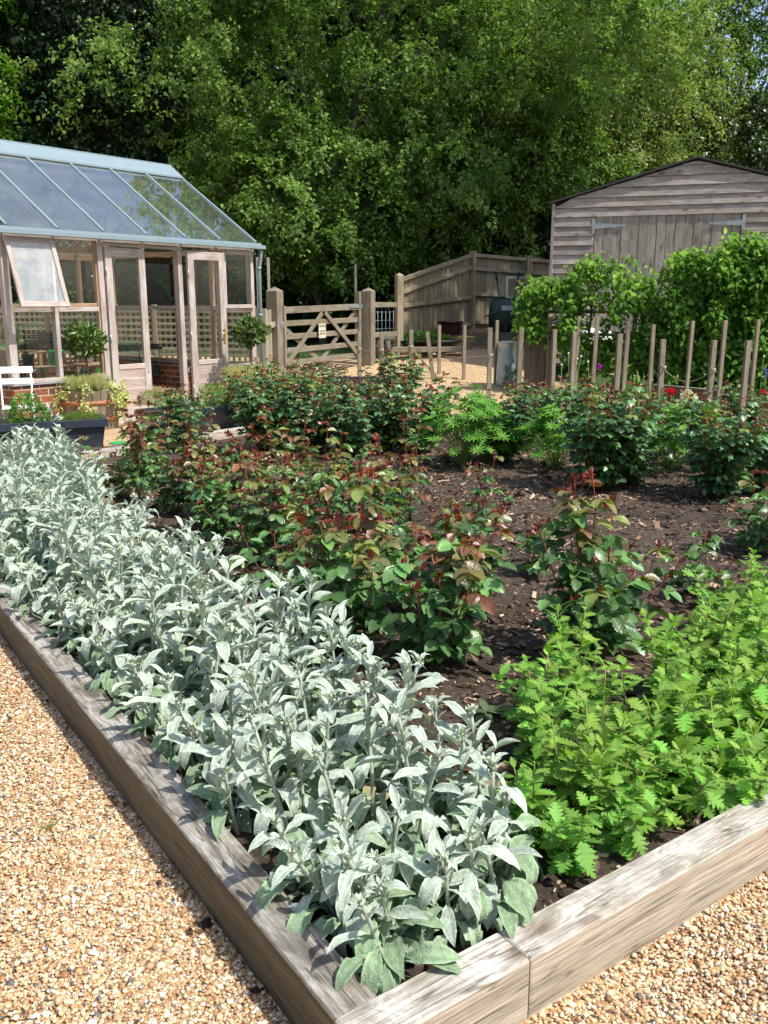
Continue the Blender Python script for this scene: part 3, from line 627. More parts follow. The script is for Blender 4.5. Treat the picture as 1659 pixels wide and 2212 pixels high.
for k, (t, mt, lab) in enumerate(((-1.1, 'green_plastic', 'bright green seed tray at the left end of the potting bench'), (-.62, 'dark_green', 'dark green seed tray behind the tall plant on the potting bench'), (-.12, 'green_plastic', 'green seed tray on the potting bench behind the bay tree'), (.28, 'black_plastic', 'black seed tray at the right end of the potting bench'))):
    o = thing('seed_tray', lab, 'seed tray', GL(t, 2.62, .812), GA, 'seed trays on the potting bench'); tray(.38, .24, .07, mt, o, seeds=90, rng=np.random.default_rng(k))
for k, t in enumerate((-.98, -.72, -.3)):
    mb = MB(); mb.beam((0, 0, 0), (.012, 0, .14), .022, .003, up=(0, 1, 0)); o = mb.build('plant_label', M['white_paint'], loc=tuple(GL(t, 2.66, .86)), rotz=GA + .3 * k)
    tag(o, ['white plant label upright in the leftmost seed tray', 'white plant label beside the tall leafy plant', 'white plant label behind the vase of stems'][k], 'plant label', 'white plant labels')
def staging(o):
    for z in (.80, .42):
        mb = MB(); mb.box((0, 0, z - .03), (1.5, .02, z)); mb.box((0, .53, z - .03), (1.5, .55, z))
        for k in range(20): mb.box((k * .078, .021, z - .012), (k * .078 + .012, .529, z - .004))
        for k in range(31): mb.box((k * .049, -.012, z - .05), (k * .049 + .01, -.001, z + .012))
        mb.build('staging_tier', M['black_plastic'], o)
    for x in (.05, .62, 1.45):
        for y in (.03, .52): m2 = MB(); m2.tube([(x, y, 0), (x, y, .80)], .011, 6); m2.build('leg', M['black_plastic'], o)
lb('staging', None, 'two tier black staging seen through the open greenhouse door', 'shelving', .82, 1.9, staging)
k = 0
for z, nn in ((.802, 3), (.422, 3)):
    for q in range(nn):
        o = thing('plug_tray', ['upper', 'lower'][z < .6] + ' black plug tray of small seedlings, ' + ['nearest the left end', 'in the middle', 'at the right end'][q] + ' of the staging', 'plug tray', GL(.85 + q * .49, 1.95, z), GA, 'plug trays on the staging'); tray(.46, .45, .045, 'black_plastic', o, seeds=240, rng=np.random.default_rng(20 + k)); k += 1
o = thing('seed_tray', 'small bright green tray on the lower tier just inside the doorway', 'seed tray', GL(1.0, 1.78, .47), GA); tray(.17, .14, .05, 'green_plastic', o, seeds=30)
def crate(o):
    mb = MB(); L, D, H = .52, .34, .11
    for j in range(2):
        z0 = j * .115
        for zz in (0, .035, .07, .1): 
            mb.box((0, 0, z0 + zz), (L, .012, z0 + zz + .014)); mb.box((0, D - .012, z0 + zz), (L, D, z0 + zz + .014)); mb.box((0, .013, z0 + zz), (.012, D - .013, z0 + zz + .014)); mb.box((L - .012, .013, z0 + zz), (L, D - .013, z0 + zz + .014))
        for x in (0, .13, .26, .39, .505): mb.box((x, -.003, z0), (x + .014, .001, z0 + .112)); mb.box((x, D - .001, z0), (x + .014, D + .004, z0 + .112))
        mb.box((.012, .012, z0), (L - .012, D - .012, z0 + .008))
    mb.build('crate_body', M['black_plastic'], o)
o = thing('plastic_crate', 'stacked black plastic crates on the wooden table behind the left door', 'crate', GL(.32, 2.1, .83), GA); crate(o)
lb('side_table', None, 'wooden side table behind the left door carrying the black crates', 'table', .25, 2.02, lambda o: bench(o, .68, .46, .81, 'cedar_warm'))
def pot(mb, r0, r1, h, n=24, lip=.008): mb.lathe([(r0 * .2, .004), (r0, 0), (r1, h * .86), (r1 + lip, h * .86), (r1 + lip, h), (r1 - .008, h), (r1 - .012, h * .8), (r0 * .3, h * .78)], n); return mb
mb = pot(MB(), .075, .095, .19); o = mb.build('plant_pot', M['green_plastic'], loc=tuple(GL(-.3, .72, .712)), rotz=0); tag(o, 'bright green pot on the plank bench just inside the window', 'plant pot')
# round table with glass vase and dark pot; wicker chair
def rtable(o):
    mb = MB(); mb.lathe([(.0, .68), (.33, .68), (.34, .69), (.34, .70), (.33, .705), (0, .705)], 32); mb.build('table_top', M['stone'], o)
    for a in (0, 2.1, 4.2):
        m2 = MB(); m2.tube([(.25 * math.cos(a), .25 * math.sin(a), 0), (.06 * math.cos(a), .06 * math.sin(a), .35), (.2 * math.cos(a), .2 * math.sin(a), .68)], .012, 8); m2.build('leg', M['steel'], o)
o = thing('round_table', 'round grey table inside the left greenhouse window', 'table', GL(-1.0, .62)); rtable(o)
o = thing('vase', 'clear glass vase of leafy stems on the round grey table', 'vase', GL(-.98, .55, .706))
mb = MB(); mb.lathe([(.02, .004), (.055, 0), (.078, .25), (.075, .25), (.052, .008), (.02, .009)], 24); mb.build('vase_glass', M['glass_vase'], o)
mb = MB(); mb.lathe([(.0, .012), (.052, .012), (.066, .15), (0, .15)], 20, capb=False); mb.build('water', M['glass_vase'], o)
rng = np.random.default_rng(8); mb = MB(); ml = MB()
for k in range(26):
    a = rng.uniform(0, 6.28); r = rng.uniform(.02, .2); h = rng.uniform(.38, .58); P = np.array([(.02 * math.cos(a), .02 * math.sin(a), .02), (.06 * math.cos(a), .06 * math.sin(a), .25), (r * math.cos(a), r * math.sin(a), h)])
    mb.tube(P, [.003, .0025, .0015], 4, (.10, .22, .06))
    n = 14; u = rng.uniform(.25, 1, n)[:, None]; Q = P[1] + (P[2] - P[1]) * u; ml.scatter(leaf(1, .28, 4), Q, unit(rng.normal(0, .5, (n, 3)) + (0, 0, .8)), unit(rng.normal(0, 1, (n, 3))), rng.uniform(.03, .075, n), jit((.10, .22, .055), n))
n = 40; ml.scatter(quadleaf(.9), np.stack([rng.normal(0, .1, n), rng.normal(0, .1, n), rng.uniform(.48, .62, n)], 1), unit(rng.normal(0, 1, (n, 3)) + (0, 0, 1)), unit(rng.normal(0, 1, (n, 3))), .018, jit((.7, .45, .45), n))
mb.build('stem', M['colored'], o); ml.build('foliage', M['soft_leaf'], o)
mb = pot(MB(), .055, .07, .17); o = mb.build('plant_pot', M['black_plastic'], loc=tuple(GL(-.80, .52, .706))); tag(o, 'small black pot beside the glass vase on the round table', 'plant pot')
mb = pot(MB(), .04, .062, .32); o = thing('white_vase', 'tall pale vase with pompom flower buds at the right of the plank bench', 'vase', GL(.18, .72, .712)); mb.build('vase_body', M['white_bag'], o)
ml = MB(); rng = np.random.default_rng(3)
for k in range(7):
    a = rng.uniform(0, 6.28); e = np.array([.14 * math.cos(a), .14 * math.sin(a), rng.uniform(.45, .66)]); ml.tube([(0, 0, .2), e * (.4, .4, .75), e], .0025, 4, (.12, .24, .08)); tv, tf = icosa(); ml.add(tv * .016 + e, tf, (.55, .6, .3), smooth=True)
    n = 6; ml.scatter(leaf(1, .4, 4), (e * rng.uniform(.5, .95, (n, 1))), unit(rng.normal(0, 1, (n, 3)) + (0, 0, .4)), unit(rng.normal(0, .6, (n, 3)) + (0, 0, 1)), .05, jit((.12, .26, .09), n))
ml.build('flowers', M['soft_leaf'], o)
def wick(o):
    mb = MB(); th = np.linspace(-1.9, 1.9, 30)
    for k in range(22):
        u = k / 21; z = .36 + .55 * u; r = .29 + .06 * u; m = th if u < .3 else th * (1 - .55 * (u - .3) / .7)
        z_ = z + .0 * m; mb.tube(np.stack([r * np.cos(m) * -1, r * np.sin(m), np.full(len(m), z)], 1), .013, 5)
    mb.build('backrest', M['wicker'], o)
    m2 = MB(); m2.lathe([(0, .40), (.28, .40), (.30, .38), (.28, .34), (.24, .05), (.0, .05)], 24, capb=False); m2.build('seat', M['wicker'], o)
    m3 = MB(); e = np.concatenate([np.linspace((-1.9), -.85, 8)]); pts = [(-.29 * math.cos(a) - .0, .29 * math.sin(a), .36 + .2 * 0) for a in (-1.9,)]
    rim = []
    for q in np.linspace(-1, 1, 21): a = q * 1.9; u = max(0, 1 - abs(q) ** 2.2); rim.append((-(.30 + .05 * u) * math.cos(a), (.30 + .05 * u) * math.sin(a), .45 + .48 * u))
    m3.tube(rim, .02, 8); m3.build('rim', M['wicker'], o)
o = thing('wicker_chair', 'wicker tub chair behind the left greenhouse window', 'chair', GL(-1.02, 1.28, .0), GA + 2.6); wick(o)

# ---- trellis behind the greenhouse
tr = thing('trellis_fence', 'square lattice trellis fence seen through the greenhouse', 'fence', (-9.4, 16.85, 0), math.atan2(-1.95, 7.4))
for k in range(4):
    L = 1.83; x0 = k * 1.9; mb = MB(); m2 = MB(); zt = 1.40
    for q in range(18): mb.beam((x0 + .05 + q * .104, 0, .05), (x0 + .05 + q * .104, 0, zt - .02), .042, .012, up=(0, 1, 0))
    for q in range(13): mb.beam((x0, -.014, .08 + q * .104), (x0 + L - .02, -.014, .08 + q * .104), .012, .042)
    mb.build('lattice_panel', M['lattice'], tr)
    m2.beam((x0, -.008, zt), (x0 + L, -.008, zt), .045, .04); m2.beam((x0 - .03, 0, 0), (x0 - .03, 0, zt + .04), .07, .07, up=(0, 1, 0)); m2.build('post', M['lattice'], tr)
# ================================================================ THINGS ROUND THE GREENHOUSE
def gp(x, y): return float(hgt(x, y))
# white folding chair at the left edge
cp = np.array([W(38, 860, 9.15)[0], 9.4, 0]); ch = thing('folding_chair', 'white metal slatted folding chair at the left edge by the brick wall', 'chair', (cp[0], cp[1] - .25, 0), R(22))
ch.scale = (.78, .9, .95)
def rod(P, r=.009, name='frame', mat='white_paint', o=ch, n=8): mb = MB(); mb.tube(P, r, n); return mb.build(name, M[mat], o)
for y in (-.19, .19):
    sx = y
    mb = MB(); mb.beam((sx, -.22, 0), (sx * 1.0, .02, .44), .022, .012, up=(0, -1, .5)); mb.beam((sx, .02, .44), (sx, .18, .86), .022, .012, up=(0, -1, .5)); mb.build('leg', M['white_paint'], ch)
    mb = MB(); mb.beam((sx * .9, .24, 0), (sx * .9, -.18, .45), .022, .012, up=(0, 1, .5)); mb.build('leg', M['white_paint'], ch)
mb = MB(); mb.beam((-.22, .17, .84), (.22, .17, .84), .075, .012, up=(0, -.93, .36)); mb.build('back_slat', M['white_paint'], ch)
mb = MB(); mb.beam((-.22, .125, .72), (.22, .125, .72), .065, .012, up=(0, -.93, .36)); mb.build('back_slat', M['white_paint'], ch)
for k in range(6): mb = MB(); mb.beam((-.2, -.19 + k * .06, .45), (.2, -.19 + k * .06, .45), .045, .012); mb.build('seat_slat', M['white_paint'], ch)

# leafy generators used by pots and troughs
def tuft(o, name, n, c, rad, h, col, L=.03, wd=.5, mat='soft_leaf', rng=None, up=.6, tmpl=None, stems=0):
    rng = rng or np.random.default_rng(abs(hash(name)) % 1000 + n)
    d = unit(rng.normal(0, 1, (n, 3)) * (1, 1, .9)); d[:, 2] = np.abs(d[:, 2]); rr = rng.uniform(.55, 1.0, n) ** .5
    lump = 1 + .18 * np.sin(d[:, 0] * 7 + c[0] * 9) * np.sin(d[:, 1] * 6 + 1)
    P = np.array(c) + d * (rr * lump)[:, None] * np.array([rad[0], rad[1], h])
    mb = MB(); mb.scatter(tmpl or leaf(1, wd, 4, droop=.15), P, unit(d + rng.normal(0, .5, (n, 3)) + (0, 0, up)), unit(d * .5 + rng.normal(0, .5, (n, 3)) + (0, 0, .8)), L * rng.uniform(.6, 1.3, n), jit(col, n, .2, rng))
    if stems:
        for k in range(stems):
            q = d[k] * .85 * np.array([rad[0], rad[1], h]); mb.tube([np.array(c) + q * .05, np.array(c) + q * (.6, .6, .5), np.array(c) + q], .002, 4, np.array(col) * .8)
    return mb.build(name, M[mat], o)
# half barrels with standard bay trees
def barrel(o, r=.36, h=.46):
    mb = MB(); n = 26
    for k in range(n):
        a0 = 2 * math.pi * (k + .04) / n; a1 = 2 * math.pi * (k + .96) / n; zs = [0, .12, .25, .38, h]
        off = RNG.uniform(-9, 9, 3); V = []; gc = []
        for z in zs:
            rr = r * (.84 + .2 * (z / h) - .0 * z)
            for a, q in ((a0, rr), (a1, rr), (a1, rr - .028), (a0, rr - .028)): V.append((q * math.cos(a), q * math.sin(a), z)); gc.append((z + off[0], a * r + off[1], q + off[2]))
        F = []
        for i in range(len(zs) - 1):
            for j in range(4): F.append((i * 4 + j, i * 4 + (j + 1) % 4, i * 4 + 4 + (j + 1) % 4, i * 4 + 4 + j))
        F.append((16, 17, 18, 19)); F.append((3, 2, 1, 0)); mb.add(V, F, np.array([1, 1, 1]) * RNG.uniform(.75, 1.15), gc)
    mb.build('staves', M['barrel'], o)
    for z in (.10, .30): m2 = MB(); q = r * (.84 + .2 * z / h) + .004; q2 = r * (.84 + .2 * (z + .05) / h) + .004; m2.lathe([(q - .004, z), (q, z), (q2, z + .055), (q2 - .004, z + .055)], 52, capb=False); m2.build('hoop', M['rust'], o)
    m3 = MB(); m3.lathe([(.0, .42), (.33, .42)], 24, capb=False); m3.build('compost', M['soil'], o)
def baytree(label, loc, h, r, seed):
    t = thing('bay_tree', label, 'tree', loc, 0, 'clipped bay trees in barrels'); rng = np.random.default_rng(seed)
    mb = MB(); P = [(0, 0, 0), (.012, 0, h * .3), (-.005, .01, h * .65), (.01, 0, h)]; mb.tube(P, [.016, .014, .012, .009], 8, (.16, .12, .07))
    for k in range(26):
        d = unit(rng.normal(0, 1, 3)); mb.tube([(.005, 0, h - .05), np.array([0, 0, h]) + d * r * .5, np.array([0, 0, h + .02]) + d * r * .85], [.006, .004, .002], 4, (.16, .15, .06))
    mb.build('trunk', M['colored'], t)
    n = 900; d = unit(rng.normal(0, 1, (n, 3))); lump = 1 + .16 * np.sin(d[:, 0] * 6 + seed) * np.sin(d[:, 1] * 5 + 2) + .1 * np.sin(d[:, 2] * 9)
    rr = rng.uniform(.25, 1, n) ** .4 * lump; P = np.array([0, 0, h + .01]) + d * rr[:, None] * np.array([r, r, r * .82])
    m2 = MB(); m2.scatter(leaf(1, .36, 5, droop=.12, fold=.2), P, unit(d + rng.normal(0, .55, (n, 3)) + (0, 0, .35)), unit(rng.normal(0, .6, (n, 3)) + d * .5 + (0, 0, .6)), rng.uniform(.06, .095, n), jit((.12, .20, .045), n, .35, rng)); m2.build('crown', M['rose_leaf'], t)
    return t
def grasses(label, loc, seed, r=.3, h=.28, col=(.56, .52, .26), n=1500):
    t = MB(); rng = np.random.default_rng(seed)
    a = rng.uniform(0, 6.28, n); q = rng.uniform(0, 1, n) ** .6
    for k in range(n):
        b = np.array([math.cos(a[k]) * q[k] * r * .5, math.sin(a[k]) * q[k] * r * .5, 0]); o_ = np.array([math.cos(a[k] + rng.normal(0, .4)), math.sin(a[k] + rng.normal(0, .4)), 0]) * rng.uniform(.15, .95) * r
        hh = h * rng.uniform(.6, 1.1); e = b + o_ + (0, 0, hh * rng.uniform(.2, .9)); m = b + o_ * .45 + (0, 0, hh)
        s = np.array([-o_[1], o_[0], 0]); s = s / (np.linalg.norm(s) + 1e-6) * .0016
        V = np.array([b - s, b + s, m - s * .8, m + s * .8, e]); c = np.clip(np.array(col if rng.random() < .7 else (.25, .34, .12)) * rng.normal(1, .15), 0, 1)
        t.v.append(V); t.c.append(np.tile(c, (5, 1))); t.g.append(V); t.f.append((np.array([(0, 1, 3, 2)]) + t.n, True)); t.f.append((np.array([(2, 3, 4)]) + t.n, True)); t.n += 5
    o = t.build('feather_grass', M['soft_leaf'], loc=tuple(loc)); return tag(o, label, 'grass', 'feather grasses in the barrels')
def ivy(label, loc, trails, seed, col=(.62, .66, .26)):
    rng = np.random.default_rng(seed); mb = MB()
    for (a, r, drop, n) in trails:
        u = rng.uniform(0, 1, n); aa = a + rng.normal(0, .10 + .05 * u, n); rad = r + .05 * np.sin(u * 3.1) + rng.normal(0, .022, n) + .02
        z = .03 + .06 * np.sin(np.minimum(u * 3, 1) * 3.14) - drop * np.maximum(0, u - .15) + rng.normal(0, .02, n)
        rad = rad - .12 * (u < .15); P = np.stack([np.cos(aa) * rad, np.sin(aa) * rad, z], 1); outd = np.stack([np.cos(aa), np.sin(aa), 0 * aa], 1)
        mb.scatter(quadleaf(.85, .06), P, unit(rng.normal(0, .7, (n, 3)) + (0, 0, -.5)), unit(outd + rng.normal(0, .4, (n, 3)) + (0, 0, .4)), rng.uniform(.022, .042, n), jit(col, n, .18, rng))
    o = mb.build('variegated_ivy', M['soft_leaf'], loc=tuple(loc)); return tag(o, label, 'ivy', 'variegated ivy trailing from the barrels')
bl = G(213, 925, 0.); bl = np.array([bl[0] - .10, bl[1] + .05, 0])
b1 = thing('half_barrel', 'old oak half barrel planter with a rusty hoop in front of the left door', 'planter', bl, .3); barrel(b1, .37, .47)
baytree('standard bay tree on a thin stem in the half barrel before the left door', bl + (.0, 0, .42), .61, .215, 5)
grasses('straw coloured feather grass round the stem in the left half barrel', bl + (-.02, -.04, .42), 6, .36, .22)
ivy('yellow green variegated ivy spilling over the rim of the left half barrel', bl + (0, 0, .45), [(-.15, .38, .38, 300), (.1, .36, .22, 220), (-.5, .38, .2, 120), (-1.35, .39, .40, 130), (-2.45, .37, .30, 150), (-2.9, .36, .42, 140), (-2.0, .38, .1, 60)], 9)
br = np.array([W(530, 800, 12.0)[0] + .02, 12.0, .0])
b2 = thing('half_barrel', 'second oak half barrel at the right corner of the greenhouse, mostly behind roses', 'planter', br, .9); barrel(b2, .36, .45)
baytree('standard bay tree beside the blue grey downpipe', br + (.06, 0, .40), .68, .20, 8)
grasses('pale feather grass in the barrel at the greenhouse corner', br + (0, -.05, .40), 16, .40, .26)
ivy('variegated ivy on the barrel at the greenhouse corner', br + (0, 0, .43), [(-.1, .37, .3, 200), (-.7, .37, .35, 200), (-2.2, .37, .3, 200), (-1.5, .37, .2, 150), (.4, .37, .3, 150)], 19)

# slate coloured troughs
def trough(label, p0, ang, L, D, H):
    o = thing('trough', label, 'trough', (p0[0], p0[1], 0), ang, 'dark slate troughs')
    mb = MB(); k = .9
    V = []
    for (z, s) in ((0, .04), (H - .07, .0)): V += [(s, s, z), (L - s, s, z), (L - s, D - s, z), (s, D - s, z)]
    mb.add(V, [(0, 1, 5, 4), (1, 2, 6, 5), (2, 3, 7, 6), (3, 0, 4, 7), (3, 2, 1, 0)]); mb.build('trough_body', M['lead_black'], o)
    m2 = MB(); e = .03
    m2.box((-e, -e, H - .075), (L + e, .012, H)); m2.box((-e, D - .012, H - .075), (L + e, D + e, H)); m2.box((-e, .013, H - .075), (.012, D - .013, H)); m2.box((L - .012, .013, H - .075), (L + e, D - .013, H)); m2.build('rim', M['lead_black'], o)
    m3 = MB(); m3.plain((.013, .013, H - .06), (L - .013, D - .013, H - .03)); m3.build('compost', M['soil'], o)
    return o
def T_loc(o, x, y, z): m = Matrix.Rotation(o.rotation_euler[2], 4, 'Z'); v = Vector(o.location) + m @ Vector((x, y, 0)); return (v.x, v.y, z)
tp = W(232, 985, 8.95); t1p = np.array([tp[0], tp[1], 0]); ta = R(90 - 66)
L1 = 1.55; t1o = np.array([t1p[0] - math.cos(ta) * L1, t1p[1] - math.sin(ta) * L1, 0]); H1 = .33
tA = trough('dark slate blue trough of mixed herbs at the left, behind the lamb\'s ears', t1o, ta, L1, .42, H1)
def plant(name, label, cat, loc, fn, group=None): o = thing(name, label, cat, loc, 0, group); fn(o); return o
gA = 'herbs and small plants in the left trough'
plant('thyme_mat', 'low moss green mat at the right end of the left trough', 'plant', T_loc(tA, 1.33, .2, H1 - .04), lambda o: tuft(o, 'foliage', 2600, (0, 0, 0), (.23, .16), .10, (.17, .26, .03), .014, .4, up=1.), gA)
plant('silver_seedling', 'small silvery leaved plant between the green mat and the herbs', 'plant', T_loc(tA, 1.02, .16, H1 - .04), lambda o: tuft(o, 'foliage', 34, (0, 0, 0), (.10, .10), .17, (.42, .52, .44), .07, .4, 'ear_leaf', stems=6), gA)
plant('mint', 'bright green bushy herb in the middle of the left trough', 'plant', T_loc(tA, .84, .22, H1 - .04), lambda o: tuft(o, 'foliage', 900, (0, 0, 0), (.21, .16), .30, (.15, .33, .06), .032, .6, stems=12), gA)
plant('thyme', 'grey purple thyme in the left trough', 'plant', T_loc(tA, .5, .2, H1 - .04), lambda o: tuft(o, 'foliage', 2200, (0, 0, 0), (.19, .16), .21, (.19, .20, .13), .012, .45, stems=30), gA)
plant('parsley', 'light green parsley like herb beside the chair leg', 'plant', T_loc(tA, .22, .14, H1 - .04), lambda o: tuft(o, 'foliage', 420, (0, 0, 0), (.15, .14), .16, (.15, .32, .06), .035, .8, stems=10), gA)
plant('rosemary', 'feathery dark green herb at the left end of the left trough', 'plant', T_loc(tA, -.0, .2, H1 - .04), lambda o: tuft(o, 'foliage', 1500, (0, 0, 0), (.17, .16), .20, (.10, .24, .04), .018, .3, up=1.2, stems=20), gA)
def daisies(o):
    rng = np.random.default_rng(3); mb = MB(); m2 = MB()
    for k in range(3):
        e = np.array([rng.normal(0, .05), rng.normal(0, .04), .26 + .05 * k]); mb.tube([(0, 0, 0), e * (.5, .5, .6), e], .002, 4, (.1, .2, .05)); n = 16; a = np.linspace(0, 6.28, n, endpoint=False)
        m2.scatter(leaf(1, .4, 3), np.tile(e, (n, 1)), np.stack([np.cos(a), np.sin(a), 0 * a + .1], 1), (0, -.3, 1), .022, (.85, .84, .7))
    mb.build('stem', M['colored'], o); m2.build('blossoms', M['petal'], o)
plant('daisy', 'few white daisy flowers above the left trough', 'flower', T_loc(tA, .38, .26, H1 - .04), daisies, gA)
# ground plants under the folding chair, left edge
tq = W(472, 900, 11.0); L2 = 1.55; tb_ = R(90 - 42); t2p = W(338, 948, 9.75); H2 = .30
tB = trough('dark slate blue trough before the greenhouse doors, behind the rose bed', np.array([t2p[0] + .06, t2p[1], 0]), tb_, L2, .42, H2)
gB = 'plants in the right trough'
def ballplant(o):
    rng = np.random.default_rng(2); tuft(o, 'foliage', 3600, (0, 0, .10), (.22, .22), .17, (.22, .28, .06), .014, .35, up=.6, stems=30)
plant('thyme_ball', 'rounded olive green clipped thyme at the left end of the right trough', 'plant', T_loc(tB, .0, .10, H2 - .03), ballplant, gB)
plant('white_flowering_herb', 'light green herb with small white flowers in the right trough', 'plant', T_loc(tB, .88, .2, H2 - .03), lambda o: (tuft(o, 'foliage', 800, (0, 0, 0), (.22, .17), .26, (.26, .38, .08), .03, .6, stems=12), tuft(o, 'blossoms', 90, (0, 0, .06), (.18, .15), .24, (.8, .78, .66), .014, .9, 'petal')), gB)
plant('pink_flowering_herb', 'purple pink flowering herb at the right of the right trough', 'plant', T_loc(tB, 1.25, .2, H2 - .03), lambda o: (tuft(o, 'foliage', 900, (0, 0, 0), (.2, .17), .24, (.14, .22, .08), .022, .5, stems=12), tuft(o, 'blossoms', 300, (0, 0, .04), (.19, .16), .25, (.42, .25, .30), .014, .9, 'petal')), gB)
plant('dark_herb', 'dark leaved herb in the middle of the right trough', 'plant', T_loc(tB, .42, .2, H2 - .03), lambda o: tuft(o, 'foliage', 420, (0, 0, 0), (.2, .16), .18, (.05, .12, .05), .035, .5, stems=8), gB)
# dark pot standing before the right trough's left end
mb = pot(MB(), .10, .135, .26); pp = G(330, 968, 0); o = mb.build('plant_pot', M['black_plastic'], loc=(pp[0], pp[1] + .1, 0)); tag(o, 'black pot on the gravel in front of the right trough', 'plant pot')
pp = G(257, 958, 0); mb = MB(); mb.lathe([(0, .0), (.09, 0), (.10, .012), (.094, .012), (.085, .004), (0, .004)], 24); o = mb.build('saucer', M['green_plastic'], loc=tuple(pp)); tag(o, 'bright green plastic saucer lying on the gravel by the left trough', 'saucer')
# troughs and a terracotta tray further right, behind the roses
p = W(700, 868, 12.6); o = trough('dark trough further back between the roses and the gravel path', np.array([p[0] - .1, 12.9, .05]), R(8), .9, .35, .28); o.location.z = gp(p[0], 12.9)
p = W(815, 860, 11.9)
mb = MB(); mb.box((0, 0, 0), (.62, .36, .03)); mb.box((0, 0, .03), (.62, .02, .16)); mb.box((0, .34, .03), (.62, .36, .16)); mb.box((0, .021, .03), (.02, .339, .16)); mb.box((.6, .021, .03), (.62, .339, .16))
o = mb.build('window_box', M['steel'], loc=(p[0] - .42, 11.9, gp(0, 11.9) + .02), rotz=R(12)); tag(o, 'grey metal trough behind the roses by the second stake', 'trough')
for k, (px, lab) in enumerate(((700, 'terracotta pot rim showing between the red rose shoots'), (748, 'terracotta bowl beside the grey metal trough'))):
    p = W(px, 862, 12.2); mb = pot(MB(), .12, .17, .20); o = mb.build('plant_pot', M['terracotta'], loc=(p[0], 12.2, gp(p[0], 12.2))); tag(o, lab, 'plant pot', 'terracotta pots behind the roses')

# ================================================================ GATE, POSTS, FENCES
def post(name, label, px, Y, z0, ztop, wd, rot, cap=True, mat='gate_wood', cat='post', group=None, px_at=700):
    x = (px - CXP) / 1954.0 * Y; x = W(px, px_at, Y)[0]
    o = thing(name, label, cat, (x, Y, z0), rot, group); h = ztop - z0
    mb = MB(); mb.beam((0, 0, -.2), (0, 0, h), wd, wd, up=(0, 1, 0), ch=.008); mb.build('shaft', M[mat], o)
    if cap:
        m2 = MB(); s = wd / 2 - .006; V = [(-s, -s, h), (s, -s, h), (s, s, h), (-s, s, h), (0, 0, h + wd * .3)]; m2.add(V, [(0, 1, 4), (1, 2, 4), (2, 3, 4), (3, 0, 4)], gc=V); m2.build('cap', M[mat], o)
    return o
YL, YR = 14.0, 16.2
zt = lambda py, Y: CAM_H + (ray(0, py)[2] / ray(0, py)[1]) * Y
pL = post('gate_post', 'thick oak gate post with pyramid top and a metal catch, left of the gate', 595, YL, gp(-1.7, YL) - .05, zt(628, YL), .20, R(-24))
mb = MB(); mb.box((.101, -.03, .98), (.108, .02, 1.08)); mb.tube([(.11, 0, 1.05), (.14, 0, 1.03), (.15, 0, .97), (.12, 0, .94)], .007, 6); mb.build('catch', M['steel'], pL)
pR = post('gate_post', 'thick oak gate post with pyramid top at the right of the gate', 796, YR, gp(-.3, YR) - .05, zt(628, YR), .19, R(-24))
ga = np.array([W(611, 700, YL + .03)[0], YL + .03]); gbp = np.array([W(777, 700, YR - .1)[0], YR - .1]); gl = float(np.linalg.norm(gbp - ga)); gang = math.atan2(*(gbp - ga)[::-1])
gzb = zt(790, YL); gt = thing('field_gate', 'wooden field gate of level rails and crossed braces with a notice on it', 'gate', (ga[0], ga[1], gzb), gang)
gh_ = zt(664, YL) - gzb
mb = MB(); mb.beam((.02, 0, 0), (.02, 0, gh_ + .02), .06, .07, up=(0, 1, 0)); mb.build('stile', M['gate_wood'], gt); mb = MB(); mb.beam((gl - .05, 0, -.02), (gl - .05, 0, gh_ + .26), .07, .09, up=(0, 1, 0)); mb.build('stile', M['gate_wood'], gt)
mb = MB(); mb.beam((0, 0, gh_ - .045), (gl, 0, gh_ + .0), .06, .10); mb.build('top_rail', M['gate_wood'], gt)
for f in (.0, .22, .46, .69): mb = MB(); mb.beam((.03, 0, gh_ * f + .03), (gl - .08, 0, gh_ * f + .05), .024, .085); mb.build('rail', M['gate_wood'], gt)
for (x0, z0, x1, z1, y) in ((.05, .02, gl * .46, gh_ - .10, -.03), (gl * .5, gh_ - .09, gl - .1, .05, -.03), (.06, gh_ * .66, gl * .45, .02, .03), (gl * .48, .02, gl - .12, gh_ - .08, .03)):
    mb = MB(); mb.beam((x0, y, z0), (x1, y, z1), .022, .075, up=(0, 0, 1)); mb.build('brace', M['gate_wood'], gt)
mb = MB(); mb.box((gl - .42, -.045, gh_ - .02), (gl + .02, -.036, gh_ + .03)); mb.build('hinge_strap', M['steel'], gt)
# notice
def text_mesh(body, size, mat, parent, loc, rot, ext=.002):
    cu = bpy.data.curves.new('lettering', 'FONT'); cu.body = body; cu.size = size; cu.align_x = 'CENTER'; cu.extrude = ext; cu.space_line = .95
    t = bpy.data.objects.new('lettering_tmp', cu); C.objects.link(t); bpy.context.view_layer.update(); dg = bpy.context.evaluated_depsgraph_get()
    me = bpy.data.meshes.new_from_object(t.evaluated_get(dg)); me.materials.clear(); me.materials.append(M[mat]); bpy.data.objects.remove(t)
    o = bpy.data.objects.new('lettering', me); C.objects.link(o); o.parent = parent; o.location = loc; o.rotation_euler = rot; return o
sgx = gl * .44; sg = thing('notice_sign', 'small cream notice board fixed to the rails of the gate', 'sign', (ga[0] + math.cos(gang) * sgx, ga[1] + math.sin(gang) * sgx, gzb), gang)
bx = MB(); bx.box((-.105, -.062, gh_ * .44), (.105, -.048, gh_ * .70), ch=.003); bx.build('board', M['sign'], sg)
text_mesh('NOTICE', .052, 'ink', sg, (0, -.0635, gh_ * .635), (R(90), 0, 0)); text_mesh('Keep this\ngate shut', .044, 'ink', sg, (0, -.0635, gh_ * .555), (R(90), 0, 0))
